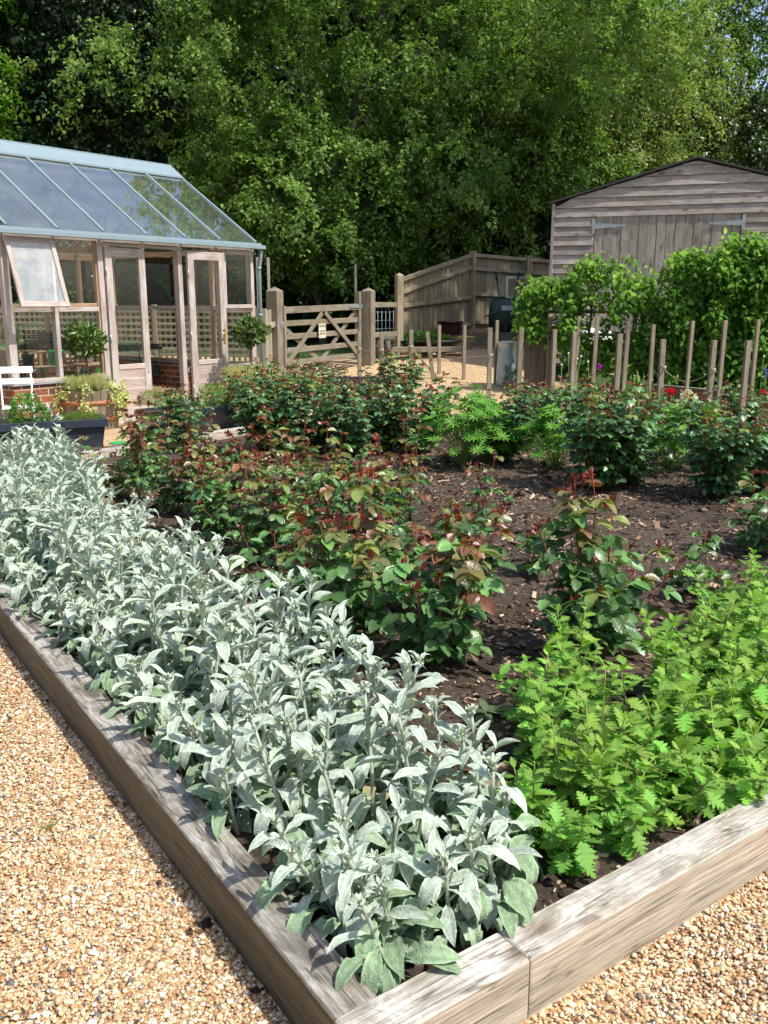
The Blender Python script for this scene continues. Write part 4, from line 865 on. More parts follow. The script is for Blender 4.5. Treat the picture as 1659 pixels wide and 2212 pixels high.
# board fence and posts between the greenhouse and the gate
def plank_fence(label, A, B, za, zb, ha, hb, mat='fence_wood', bw_=.1, name='board_fence', rails=(.25, .8), railside=-1, postw=.09, posts=(0, 1), sloped=None):
    A = np.array(A, float); B = np.array(B, float); L = float(np.linalg.norm(B - A)); ang = math.atan2(*(B - A)[::-1]); o = thing(name, label, 'fence', (A[0], A[1], za), ang)
    n = int(L / bw_); mb = MB()
    for k in range(n):
        x = (k + .5) * L / n; u = x / L; z0 = (zb - za) * u - .05; h = ha + (hb - ha) * u; mb.beam((x, .012 * (k % 2), z0), (x, .012 * (k % 2), (zb - za) * u + h - .02), L / n * 1.02, .014, up=(0, 1, 0), col=np.array([1, 1, 1]) * RNG.uniform(.8, 1.12))
    mb.build('boards', M[mat], o)
    for f in rails:
        f0, f1 = (f if isinstance(f, tuple) else (f, f)); m2 = MB(); m2.beam((0, railside * .04, ha * f0), (L, railside * .04, zb - za + hb * f1), .05, .075); m2.build('rail', M[mat], o)
    for u in posts:
        m3 = MB(); m3.beam((L * u, railside * .05, -.2 + (zb - za) * u), (L * u, railside * .05, (zb - za) * u + (ha + (hb - ha) * u) + .04), postw, postw, up=(0, 1, 0)); m3.build('post', M[mat], o)
    return o
a0 = W(562, 700, 13.2); b0 = W(586, 700, 13.9)
plank_fence('narrow pale board fence between the downpipe and the gate post', (a0[0], 13.2), (b0[0], 13.9), .1, .15, 1.25, 1.25, 'lattice', .12, posts=(0,))
FA = np.array([W(862, 660, 17.0)[0], 17.0]); FC = np.array([W(1015, 640, 20.0)[0], 20.0]); FR = np.array([W(1205, 600, 20.9)[0], 20.9])
zA0, zC0 = zt(744, 17.0), zt(716, 20.0)
hA, hC = zt(600, 17.0) - zA0, zt(546, 20.0) - zC0
f1 = plank_fence('upright board fence rising towards its corner, behind the gate', FA, FC, zA0, zC0, hA, hC, 'fence_wood', .105, rails=((.10, .10), (.58, .44), (.78, .82), (.97, .97)), posts=(1,), postw=.13)
FM = np.array([W(1130, 600, 20.5)[0], 20.5])
plank_fence('shaded board fence leg running from the corner towards the shed', FC + (.08, .02), FR, zC0, zC0, hC, hC - .12, 'fence_wood', .15, rails=(.12, .48, .80, .97), posts=(.62,), postw=.13)
post('fence_post', 'square fence post where the rail fence meets the board fence', 862, 16.9, zA0 - .05, zt(594, 16.9), .13, R(24), cap=True, mat='fence_wood')
# short rail fence with wire between right gate post and fence
ra = np.array([W(806, 700, 16.2)[0], 16.2]); rb = np.array([W(857, 700, 16.85)[0], 16.85]); L = float(np.linalg.norm(rb - ra)); ang = math.atan2(*(rb - ra)[::-1])
o = thing('rail_fence', 'two rail fence with wire mesh between the gate post and the board fence', 'fence', (ra[0], ra[1], zt(784, 16.2)), ang)
for z in (.50, 1.03): mb = MB(); mb.beam((0, 0, z), (L, 0, z), .04, .09); mb.build('rail', M['gate_wood'], o)
mb = MB()
for k in range(6): mb.tube([(L * (k + .5) / 6, .03, .1), (L * (k + .5) / 6, .03, 1.0)], .003, 4)
for k in range(6): mb.tube([(0, .03, .15 + k * .15), (L, .03, .15 + k * .15)], .0022, 4)
mb.build('wire_mesh', M['steel'], o)
# thin poles of the wire fence beyond the gate
for k, (px, pt, pb, Y) in enumerate(((579, 556, 680, 17.5), (556, 556, 760, 15.0), (768, 572, 690, 19.0))):
    x = W(px, pt, Y)[0]; z = gp(x, Y) - .1; mb = MB(); mb.beam((0, 0, 0), (.0, 0, zt(pt, Y) - z), .05, .05, up=(0, 1, 0)); o = mb.build('fence_stake', M['lattice'], loc=(x, Y, z))
    tag(o, ['thin pale stake rising just behind the left gate post', 'thin pale stake close to the blue grey downpipe', 'thin pale stake rising behind the right end of the gate'][k], 'stake', 'thin stakes of the wire fence')

# ================================================================ SHED
s0 = np.array([2.852, 15.5]); sd = np.array([math.sin(R(107.5)), math.cos(R(107.5))]); sa = math.atan2(sd[1], sd[0]); sz = .75
sh = thing('shed', 'large weathered grey board shed with wide double doors, behind the hedge', 'shed', (s0[0], s0[1], sz), sa)
SW, SD_, EH, PH = 4.42, 4.5, 3.075 - sz, 3.665 - sz
def shed_wall(front=True):
    mb = MB(); bh = .150; z = -.3; half = SW / 2; gr = (PH - EH) / half
    ext = lambda zz: 0. if zz <= EH else min((zz - EH) / gr, half - .02)
    while z < PH - .02:
        z1 = min(z + bh, PH - .01); segs = [(0, 1)] if (z1 > 2.21 or not front) else [(0, .67), (2.95, SW)]
        for k, (p, q) in enumerate(segs):
            if len(segs) == 1: a0, b0, a1, b1 = ext(z), SW - ext(z), ext(z1), SW - ext(z1)
            else: a0, b0, a1, b1 = p, q, p, q
            if z < EH < z1: a1, b1 = ext(z1), SW - ext(z1)
            yo, yi = -.030, -.008      # lower edge stands proud: shiplap shadow line
            V = [(a0, yo, z + .004), (b0, yo, z + .004), (b1, yi, z1 + .0), (a1, yi, z1 + .0), (a0, .0, z + .004), (b0, .0, z + .004), (b1, .012, z1), (a1, .012, z1)]
            off = RNG.uniform(-20, 20, 3); F = [(0, 1, 2, 3), (7, 6, 5, 4), (4, 5, 1, 0), (1, 5, 6, 2), (3, 2, 6, 7), (0, 3, 7, 4)]
            mb.add(V, F, np.array([1, .97, .95]) * RNG.uniform(.72, 1.15), np.array(V) + off)
        z += bh
    return mb
shed_wall().build('front_wall', M['shed_wood'], sh); bk = shed_wall(False).build('back_wall', M['shed_wood'], sh, (SW, SD_, 0)); bk.rotation_euler = (0, 0, math.pi)
for x, nm in ((0, 'side_wall'), (SW, 'side_wall')):
    mb = MB()
    for k in range(int(EH / .148)): mb.beam((x, .012, k * .148 + .074), (x, SD_, k * .148 + .074), .02, .152, up=(.09 if x else -.09, 0, 1), ch=.003)
    mb.build(nm, M['shed_wood'], sh)
mb = MB(); mb.beam((-.01, -.01, -.3), (-.01, -.01, EH), .05, .05, up=(0, 1, 0)); mb.beam((SW + .01, -.01, -.3), (SW + .01, -.01, EH), .05, .05, up=(0, 1, 0)); mb.build('corner_trim', M['shed_wood'], sh)
M['hinge_steel'] = flat('dull galvanised hinge', (.34, .38, .375), .6, .3, .25, 18)
M['felt'] = flat('dark roofing felt', (.045, .043, .045), .9, 0, .3, 20)
mb = MB(); sl_ = math.hypot(SW / 2 + .06, (PH - EH) * (1 + .12 / SW)); 
for s in (0, 1):
    xa, xb = ((-.08, SW / 2) if s == 0 else (SW + .08, SW / 2)); za, zb = EH + .0, PH + .03
    V = [(xa, -.06, za), (xb, -.06, zb), (xb, SD_ + .1, zb), (xa, SD_ + .1, za), (xa, -.06, za + .03), (xb, -.06, zb + .03), (xb, SD_ + .1, zb + .03), (xa, SD_ + .1, za + .03)]
    F = [(0, 1, 5, 4), (1, 2, 6, 5), (2, 3, 7, 6), (3, 0, 4, 7), (4, 5, 6, 7), (3, 2, 1, 0)]; mb.add(V, F)
mb.build('roof', M['felt'], sh)
for k in range(2):
    x0 = .68 + k * 1.13; d = MB()
    for q in range(8): d.beam((x0 + .071 + q * .141, .002 - .004 * (q % 2), -.1), (x0 + .071 + q * .141, .002 - .004 * (q % 2), 2.145), .136, .02, up=(0, 1, 0), col=np.array([1, .97, .93]) * RNG.uniform(.75, 1.05))
    dd = d.build('shed_door', M['shed_wood'], sh); h = MB(); s = 1 if k == 0 else -1; xh = .68 if k == 0 else 2.95; zz = 1.955
    h.box((xh - .05 if k == 0 else xh - .0, -.03, zz - .12), (xh if k == 0 else xh + .05, -.022, zz + .12)); V = [(xh, -.02, zz - .045), (xh + s * .5, -.02, zz - .012), (xh + s * .5, -.02, zz + .012), (xh, -.02, zz + .045)]; V2 = [(a, b - .008, c) for a, b, c in V]
    h.add(V2 + V, [(0, 1, 2, 3), (7, 6, 5, 4), (0, 4, 5, 1), (1, 5, 6, 2), (2, 6, 7, 3), (3, 7, 4, 0)]); h.build('strap_hinge', M['hinge_steel'], dd)

# ================================================================ SMALL THINGS BY THE FENCE
def bypix(px, pyb, Y): x = W(px, pyb, Y)[0]; return np.array([x, Y, zt(pyb, Y)])
# metal bin
p = bypix(1094, 832, 14.1); o = thing('galvanised_bin', 'pale galvanised metal bin standing upside down among the stakes', 'bin', p)
mb = MB(); prof = [(.165, 0), (.168, .03), (.166, .2), (.158, .40), (.150, .56), (.145, .66), (.150, .665), (.150, .68), (.10, .69), (0, .69)]; mb.lathe(prof, 36); mb.build('body', M['steel'], o); mb = MB(); mb.lathe([(.170, .0), (.176, .008), (.170, .016)], 36, capb=False); mb.build('rolled_rim', M['steel'], o)
# dark red glazed pot
p = bypix(972, 738, 18.2); mb = MB(); mb.lathe([(.1, .0), (.16, .0), (.22, .12), (.23, .31), (.255, .38), (.27, .38), (.27, .405), (.24, .405), (.22, .33), (.1, .36)], 32); o = mb.build('glazed_pot', M['glazed'], loc=tuple(p)); tag(o, 'large dark red glazed pot standing before the board fence', 'plant pot')
p = bypix(1003, 738, 17.9); tv, tf = icosa(); mb = MB()
for (dx, dy, r) in ((0, 0, (.17, .12, .085)), (.13, .02, (.15, .11, .07)), (-.09, -.02, (.13, .1, .06))): mb.add(tv * r + (dx, dy, .06), tf, smooth=True)
o = mb.build('sack', M['yellow'], loc=tuple(p)); sm = o.modifiers.new('sub', 'SUBSURF'); sm.levels = 2; sm.render_levels = 2; tag(o, 'yellow plastic sack lying beside the dark red pot', 'sack')
p = bypix(1020, 735, 18.6); mb = MB(); mb.box((-.05, 0, 0), (.38, .2, .14)); mb.box((.1, -.1, 0), (.3, -.003, .1)); o = mb.build('concrete_block', M['stone'], loc=tuple(p), rotz=.2); tag(o, 'grey concrete blocks at the foot of the fence corner', 'block')
# tub of plants left of the pot
p = bypix(925, 752, 17.0); o = thing('planter_tray', 'wide low black tub full of green plants in front of the fence', 'planter', p, -.05)
mb = MB(); mb.lathe([(.02, 0), (.42, 0), (.53, .12), (.55, .12), (.55, .15), (.50, .14), (.3, .1)], 32); q = mb.build('tub', M['black_plastic'], o); q.scale = (1.15, .6, 1); tuft(o, 'foliage', 1500, (-.05, 0, .08), (.52, .28), .22, (.07, .17, .035), .05, .7)
p2 = bypix(915, 760, 16.6); mb = MB(); mb.box((-.6, -.1, 0), (.75, .1, .09)); o = mb.build('timber_baulk', M['gate_wood'], loc=tuple(p2), rotz=R(6)); tag(o, 'old timber baulk lying under the black tub', 'timber')
# log stool
p = bypix(828, 772, 16.4); o = thing('log_stool', 'small log stool on two round legs beside the gate post', 'stool', p)
mb = MB(); mb.tube([(-.22, 0, .34), (.22, .02, .34)], .055, 10); mb.build('seat', M['bark'], o)
for x in (-.09, .09): mb = MB(); mb.tube([(x * .9, 0, .3), (x, -.03, -.02)], .052, 10); mb.build('leg', M['bark'], o)
mb = MB(); mb.tube([(0, 0, 0), (0, 0, .14)], .07, 12); x = W(787, 690, 16.0)
# wheelbarrow stood on end
p = bypix(1092, 728, 18.9); o = thing('wheelbarrow', 'dark green wheelbarrow stood on end against the fence', 'wheelbarrow', p, R(-8))
mb = MB(); P = []
prof = [(.30, .10, .0), (.36, .17, .12), (.37, .19, .45), (.34, .17, .72), (.28, .08, .80)]
V = []; n = 20
for (rx, ry, z) in prof:
    for k in range(n): a = 2 * math.pi * k / n; c_, s_ = math.cos(a), math.sin(a); V.append((rx * math.copysign(abs(c_) ** .5, c_), ry * math.copysign(abs(s_) ** .5, s_), z))
F = [(i * n + j, i * n + (j + 1) % n, (i + 1) * n + (j + 1) % n, (i + 1) * n + j) for i in range(len(prof) - 1) for j in range(n)]; F += [tuple(range(n - 1, -1, -1)), tuple(range((len(prof) - 1) * n, len(prof) * n))]
mb.add(V, F, smooth=True); mb.build('tray', M['dark_green'], o)
for s in (-1, 1):
    mb = MB(); mb.tube([(s * .12, -.22, .1), (s * .42, -.24, .22), (s * .44, -.26, .42), (s * .2, -.24, .52), (s * .16, -.1, .85), (s * .22, .0, 1.18)], .016, 8); mb.build('frame_tube', M['dark_green'], o)
    mb = MB(); mb.tube([(s * .22, 0, 1.17), (s * .235, .02, 1.32)], .022, 8); mb.build('grip', M['black_plastic'], o)
mb = MB(); mb.lathe([(.10, -.03), (.17, -.04), (.19, 0), (.17, .04), (.10, .03)], 28, capb=False); q = mb.build('wheel', M['black_plastic'], o, (0, -.1, .12)); q.rotation_euler = (0, R(90), 0)
mb = MB(); mb.box((-.1, -.197, .55), (.14, -.19, .64)); mb.build('maker_plate', M['steel'], o)
p = bypix(1112, 716, 19.4); mb = MB(); mb.box((-.22, 0, .2), (-.18, .04, 1.15)); mb.box((.2, 0, .2), (.24, .04, 1.15)); mb.box((-.18, 0, 1.1), (.2, .04, 1.15)); mb.box((-.18, 0, .7), (.2, .04, .74)); o = mb.build('metal_trolley_frame', M['steel'], loc=tuple(p)); tag(o, 'grey tubular frame standing behind the wheelbarrow', 'frame')
# white bulk bags behind the hedge
for k, (px, pb, Y, w_, h_, lab) in enumerate(((1288, 772, 14.6, .26, .42, 'white bulk bag showing through the gap in the hedge'), (1258, 748, 15.0, .22, .30, 'smaller white bag left of the bulk bag behind the hedge'))):
    p = bypix(px, pb, Y); mb = MB(); V = []; n = 16
    for z, r in ((0, .9), (.2, 1.05), (.6, 1.08), (.9, .95), (1, .8)):
        for q in range(n): a = 6.2832 * q / n; c_, s_ = math.cos(a), math.sin(a); V.append((w_ * r * math.copysign(abs(c_) ** .6, c_) * (1 + .05 * math.sin(5 * a)), w_ * r * math.copysign(abs(s_) ** .6, s_), h_ * z))
    F = [(i * n + j, i * n + (j + 1) % n, (i + 1) * n + (j + 1) % n, (i + 1) * n + j) for i in range(4) for j in range(n)] + [tuple(range(4 * n, 5 * n)), tuple(range(n - 1, -1, -1))]; mb.add(V, F, smooth=True)
    o = mb.build('bulk_bag', M['white_bag'], loc=tuple(p)); tag(o, lab, 'bag', 'white bags behind the hedge')
p = bypix(1172, 845, 13.4); mb = MB()
for k in range(3): mb.beam((-.24 + k * .105, 0, -.1), (-.24 + k * .105, 0, .82), .10, .03, up=(0, 1, 0), col=(.6, .58, .55))
o = mb.build('board_panel_end', M['gate_wood'], loc=tuple(p)); tag(o, 'brown upright boards half hidden at the left end of the hedge', 'board')

# ================================================================ GARDEN STAKES IN THE SECOND BED
st_ = []
rowF = 9.93; rowB = 11.76
def row_xy(px, py, c):
    k = (W(px, py, 1.)[0]); Y = c / (k + .7); return k * Y, Y
F_ = [(776, 716, 833, 'leftmost garden stake, with twine tied to it, before the gate'), (824, 718, 848, 'second garden stake from the left, linked by twine to the first'), (888, 712, 830, 'third garden stake from the left, holding the end of the twine'),
      (1060, 708, 832, 'front stake just left of the metal bin'), (1124, 709, 825, 'front stake just right of the metal bin'), (1198, 712, 880, 'front stake standing close to a rear stake left of the white bags'), (1240, 716, 907, 'front stake rising from the roses below the white bags'),
      (1338, 721, 905, 'front stake between the white bags and the looped twine'), (1435, 733, 914, 'thick front stake at the left end of the looped twine'), (1542, 735, 912, 'thick front stake at the right end of the looped twine'), (1616, 736, 917, 'front stake nearest the right edge of the photograph')]
B_ = [(937, 716, 820, 0, 'stake leaning against its fallen neighbour before the gravel path'), (950, 702, 812, 1, 'slim back stake beside the leaning pair'), (1004, 703, 826, 1, 'lone slim stake standing before the open gravel'), (1074, 692, 830, 1, 'tall back stake touching the left side of the metal bin'),
      (1189, 687, 855, 1, 'rear stake left of the white bags'), (1249, 683, 850, 1, 'rear stake at the left side of the white bags'), (1288, 684, 855, 1, 'rear stake in front of the white bulk bag'), (1356, 693, 848, 1, 'rear stake standing before the hedge trunk gap'), (1413, 701, 852, 1, 'rear stake left of the twine loop before the dark hedge'),
      (1494, 693, 853, 1, 'rear stake standing between the two looped stakes'), (1566, 692, 860, 1, 'dark rear stake right of the looped twine'), (1637, 690, 860, 1, 'rear stake by the blue flower at the right edge'), (1122, 690, 822, 1, 'rear stake mostly hidden behind the one right of the bin')]
STK = {}
def stake(px, pt, c, label, wd, lean=(0, 0)):
    x, Y = row_xy(px, pt, c); zt_ = zt(pt, Y); z0 = gp(x, Y) + .05; h = zt_ - z0
    mb = MB(); mb.beam((0, 0, -.1), (0, 0, h), wd, wd * .55, up=(0, 1, 0), ch=.003)
    o = mb.build('shaft', M['stake_wood'], None); r = thing('garden_stake', label, 'stake', (x, Y, z0), R(20) + random.uniform(-.25, .25), 'garden stakes in the second bed'); o.parent = r
    hm = MB()
    for q in range(3 if h > .7 else 2): zz = h - .09 - q * .26; hm.tube([(0, -wd * .275 - .001, zz), (0, -wd * .275 + .004, zz)], .006, 8)
    hm.build('bolt_hole', M['ink'], r); r.rotation_euler = (lean[0], lean[1], r.rotation_euler[2]); STK[px] = (x, Y, zt_); return r
for k, (px, pt, pb, lab) in enumerate(F_): stake(px, pt, rowF, lab, .062, (random.uniform(-.015, .015), random.uniform(-.01, .02)))
for k, (px, pt, pb, kind, lab) in enumerate(B_): stake(px, pt, rowB if kind else 11.0, lab, .056 if kind else .062, (random.uniform(-.015, .015), random.uniform(-.01, .02)) if kind else (0, R(-8)))
x, Y = row_xy(888, 745, 11.0); A_ = np.array([W(882, 746, Y)[0], Y, zt(746, Y)]); B2 = np.array([W(947, 818, Y - .1)[0], Y - .1, zt(818, Y - .1)])
mb = MB(); mb.beam(A_ - A_, B2 - A_, .05, .035); o = mb.build('fallen_stake', M['stake_wood'], loc=tuple(A_)); tag(o, 'fallen stake resting diagonally against the leaning one', 'stake')
def twine(label, A, B, sag, ends=True):
    A = np.array(A); B = np.array(B); u = np.linspace(0, 1, 18)[:, None]; P = A + (B - A) * u; P[:, 2] -= sag * 4 * (u * (1 - u))[:, 0]; mb = MB(); mb.tube(P - A, .0035, 5)
    for q in (A, B): mb.lathe([(.034, -.012), (.038, -.004), (.034, .004), (.038, .012), (.034, .018)], 10, tuple(q - A), capb=False)
    if ends: mb.tube([B - A, B - A + (.03, -.03, -.12)], .003, 5)
    o = mb.build('twine', M['twine'], loc=tuple(A)); return tag(o, label, 'twine', 'twine strung between garden stakes')
def S3(px, d): x, Y, z = STK[px]; return (x, Y - .03, z - d)
twine('twine strung between the first and second stakes at the left', S3(776, .28), S3(824, .27), .03); twine('twine between the second and third stakes at the left', S3(824, .28), S3(888, .25), .02)
twine('slack twine loop hanging between the two thick stakes on the right', S3(1435, .30), S3(1542, .30), .14); twine('taut twine running across the gravel to the metal bin', S3(937, .36), S3(1060, .36), .04)
# small rope from leaning stake down
M['steel_pale'] = M['steel']
# ================================================================ LAMB'S EARS
def ear_leaf(droop, fold, wave, Wd=.36, seed=0):
    n = 9; x = np.linspace(0, 1, n); rad = np.array([.10, .16, .55, .85, 1., .98, .82, .5, .04]); rg = np.random.default_rng(seed)
    V = []
    cx = 0; cz = 0; ang = .25; P = []
    for i in range(n):
        P.append((cx, cz)); ang -= droop * (1.6 / (n - 1)) * (1 + .5 * i / n); cx += math.cos(ang) / (n - 1); cz += math.sin(ang) / (n - 1)
    us = (-1, -.55, 0, .55, 1)
    col = []
    for i in range(n):
        r = rad[i] * Wd / 2; wv = wave * rg.normal(0, 1) * .03
        for u in us:
            z = P[i][1] + fold * r * abs(u) ** 1.2 * 2 - .25 * r * (abs(u) > .9) + (wv if abs(u) > .9 else 0) + .03 * r * math.sin(i * 3 + u * 5)
            V.append((P[i][0], u * r * math.cos(fold), z))
            col.append({0: 1.15, .55: .90, 1: 1.38}[abs(u)])
    F = [(i * 5 + j, (i + 1) * 5 + j, (i + 1) * 5 + j + 1, i * 5 + j + 1) for i in range(n - 1) for j in range(4)]
    return np.array(V), np.array(F), np.array(col)
EARS = [ear_leaf(d, f, w_, wd, s) for s, (d, f, w_, wd) in enumerate(((.35, .34, .9, .30), (.85, .28, 1.0, .32), (1.3, .24, 1.2, .33), (.05, .5, .5, .29), (1.8, .24, 1., .32)))]
def put_leaf(mb, k, P, az, el, s, col, roll=0.):
    X = np.array([math.cos(az) * math.cos(el), math.sin(az) * math.cos(el), math.sin(el)]); Z = np.array([-math.cos(az) * math.sin(el) + roll * math.sin(az), -math.sin(az) * math.sin(el) - roll * math.cos(az), math.cos(el)])
    tv, tf, tc = EARS[k]; n0 = s_ = len(mb.c); mb.scatter((tv, tf), P, X, Z, s, col); mb.c[-1] = np.clip(mb.c[-1] * tc[:, None] * np.array([1, 1, 1.0]), 0, .92)
SILV = np.array([.485, .57, .475]); 
def lambs_ear(seed, h):
    rg = np.random.default_rng(seed); t = thing('lambs_ear', 'x', 'plant'); st = MB(); fo = MB(); bu = MB()
    lean = rg.normal(0, .10, 2); nn = int(h / .050) + 1; P = []
    for i in range(nn + 1):
        u = i / nn; P.append((lean[0] * u ** 1.5 * h * 1.3, lean[1] * u ** 1.5 * h * 1.3, h * u))
    P = np.array(P); st.tube(P, np.linspace(.0062, .0044, nn + 1), 7, (.60, .66, .54))
    az0 = rg.uniform(0, 6.28)
    for i in range(1, nn + 1):
        u = i / nn; az = az0 + i * 1.571 + rg.normal(0, .25)
        for s in (0, math.pi):
            if u < .75 and rg.random() < .12: continue
            size = (.152 - .052 * u ** 1.5 - .035 * (u > .93)) * rg.uniform(.8, 1.2); el = .08 + .45 * u + .45 * max(0, u - .7) + rg.normal(0, .22)
            k = rg.choice([1, 2, 4, 0], p=[.35, .35, .2, .1]) if u < .6 else rg.choice([0, 1, 2, 3], p=[.35, .35, .15, .15])
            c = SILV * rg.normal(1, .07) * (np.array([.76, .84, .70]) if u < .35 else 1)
            if u < .3 and rg.random() < .10: c = np.array([.46, .44, .22]) * rg.uniform(.6, 1)      # an ageing lower leaf
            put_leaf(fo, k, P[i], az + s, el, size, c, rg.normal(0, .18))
            if u > .45:   # small paired bracts in the axil
                put_leaf(fo, 3, P[i], az + s + 1.2 + rg.normal(0, .3), .75, size * .42, SILV * 1.08)
    top = P[-1]
    for k in range(8): put_leaf(bu, 3, top - (0, 0, .008 * (k % 3)), az0 + k * 2.4, .55 + .12 * (k % 4), rg.uniform(.022, .04), SILV * 1.15)
    tv, tf = icosa()
    for k in range(7): bu.add(tv * .0048 + top + rg.normal(0, .006, 3) + (0, 0, .006), tf, (.58, .62, .45), smooth=True)
    for k in range(7):   # rosette at the foot
        az = rg.uniform(0, 6.28); s = rg.uniform(.11, .165); e = np.array([math.cos(az), math.sin(az), 0]) * rg.uniform(.01, .05) + (0, 0, rg.uniform(.03, .09)); st.tube([(0, 0, .0), e * .6 + (0, 0, .01), e], .0028, 5, (.46, .53, .40))
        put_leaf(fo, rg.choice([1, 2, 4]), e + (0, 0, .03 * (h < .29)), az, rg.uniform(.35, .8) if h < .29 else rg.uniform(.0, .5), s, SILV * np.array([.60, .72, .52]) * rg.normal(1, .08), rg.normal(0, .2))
    st.build('stem', M['ear_leaf'], t); fo.build('foliage', M['ear_leaf'], t); bu.build('flower_bud', M['ear_leaf'], t); return t
LV = [lambs_ear(100 + k, h) for k, h in enumerate((.28, .31, .34, .36, .38, .40, .42, .33, .37, .24, .26, .22))]
used = set()
ORD = 'first second third fourth fifth sixth seventh eighth ninth tenth eleventh twelfth thirteenth fourteenth fifteenth sixteenth seventeenth eighteenth nineteenth twentieth'.split()
def ordn(k):
    if k <= 20: return ORD[k - 1]
    t_ = {2: 'twenty', 3: 'thirty', 4: 'forty', 5: 'fifty', 6: 'sixty'}[k // 10]
    return (t_[:-1] + 'ieth') if k % 10 == 0 else t_ + '-' + ORD[k % 10 - 1]
rg = np.random.default_rng(77); spots = []
for a in np.arange(.08, 6.3, .130):
    nb = 5 if a > .5 else (4 if a > .25 else 3); wid = .60 if a > .4 else .30 + .75 * a
    wid += .34 * float(ss(3.3, 5.5, a))
    for q in range(nb):
        spots.append((a + rg.normal(0, .035), .07 + (q + .5) / nb * wid + rg.normal(0, .03) - .02, q))
rown = [0] * 6
skirt = [(.15, .14), (.10, .27), (.11, .42), (.22, .52), (.32, .60), (.22, .10), (.30, .10)]
RN = ['edge row leaning on the dark sleeper', 'second row behind the dark sleeper', 'middle row of the silver strip', 'fourth row behind the dark sleeper', 'inner row beside the rose bed']
for (a, b, row) in spots + [(a, b, 5) for a, b in skirt]:
    p = AB(a, b, .07); hmax = .23 + .17 * float(ss(.02, .9, a)) + .10 * float(ss(3.2, 5.5, a)) if b > .12 else .26 + .06 * float(ss(.2, 2, a))
    if b < .14: k = int(rg.choice([9, 10, 0, 11]))
    else: k = int(np.argmin([abs(hmax + rg.normal(0, .035) - q) for q in (.28, .31, .34, .36, .38, .40, .42, .33, .37, .24, .26, .22)]))
    if abs(p[0]) / max(p[1], .1) > .62 and p[1] > 3: continue
    rown[row] += 1
    if row == 5: lab = "low lamb's ear at the front corner by the sleepers, %s of the loose few" % ordn(rown[5])
    else: lab = "silver lamb's ear in the %s, %s from the front" % (RN[row], ordn(rown[row]))
    grp = "lamb's ears in the silver strip along the dark sleeper"
    if k in used: o = dup(LV[k], p, rg.uniform(0, 6.28), lab, grp, float(rg.uniform(.9, 1.12)))
    else: o = LV[k]; o.location = tuple(p); o.rotation_euler = (0, 0, rg.uniform(0, 6.28)); o['label'] = lab; o['group'] = grp; used.add(k)
    lean = -.22 if b < .16 else (-.05 if b < .3 else (.0 if b < .45 else .08))      # outer plants lean outwards
    m = Matrix.Rotation(o.rotation_euler[2], 4, 'Z'); ax = Vector((D1[0], D1[1], 0))
    q = Matrix.Rotation(lean + rg.normal(0, .06), 4, ax) @ m; o.rotation_euler = q.to_euler()
for k, o in enumerate(LV):
    if k not in used:
        for c in list(o.children): bpy.data.objects.remove(c)
        bpy.data.objects.remove(o)

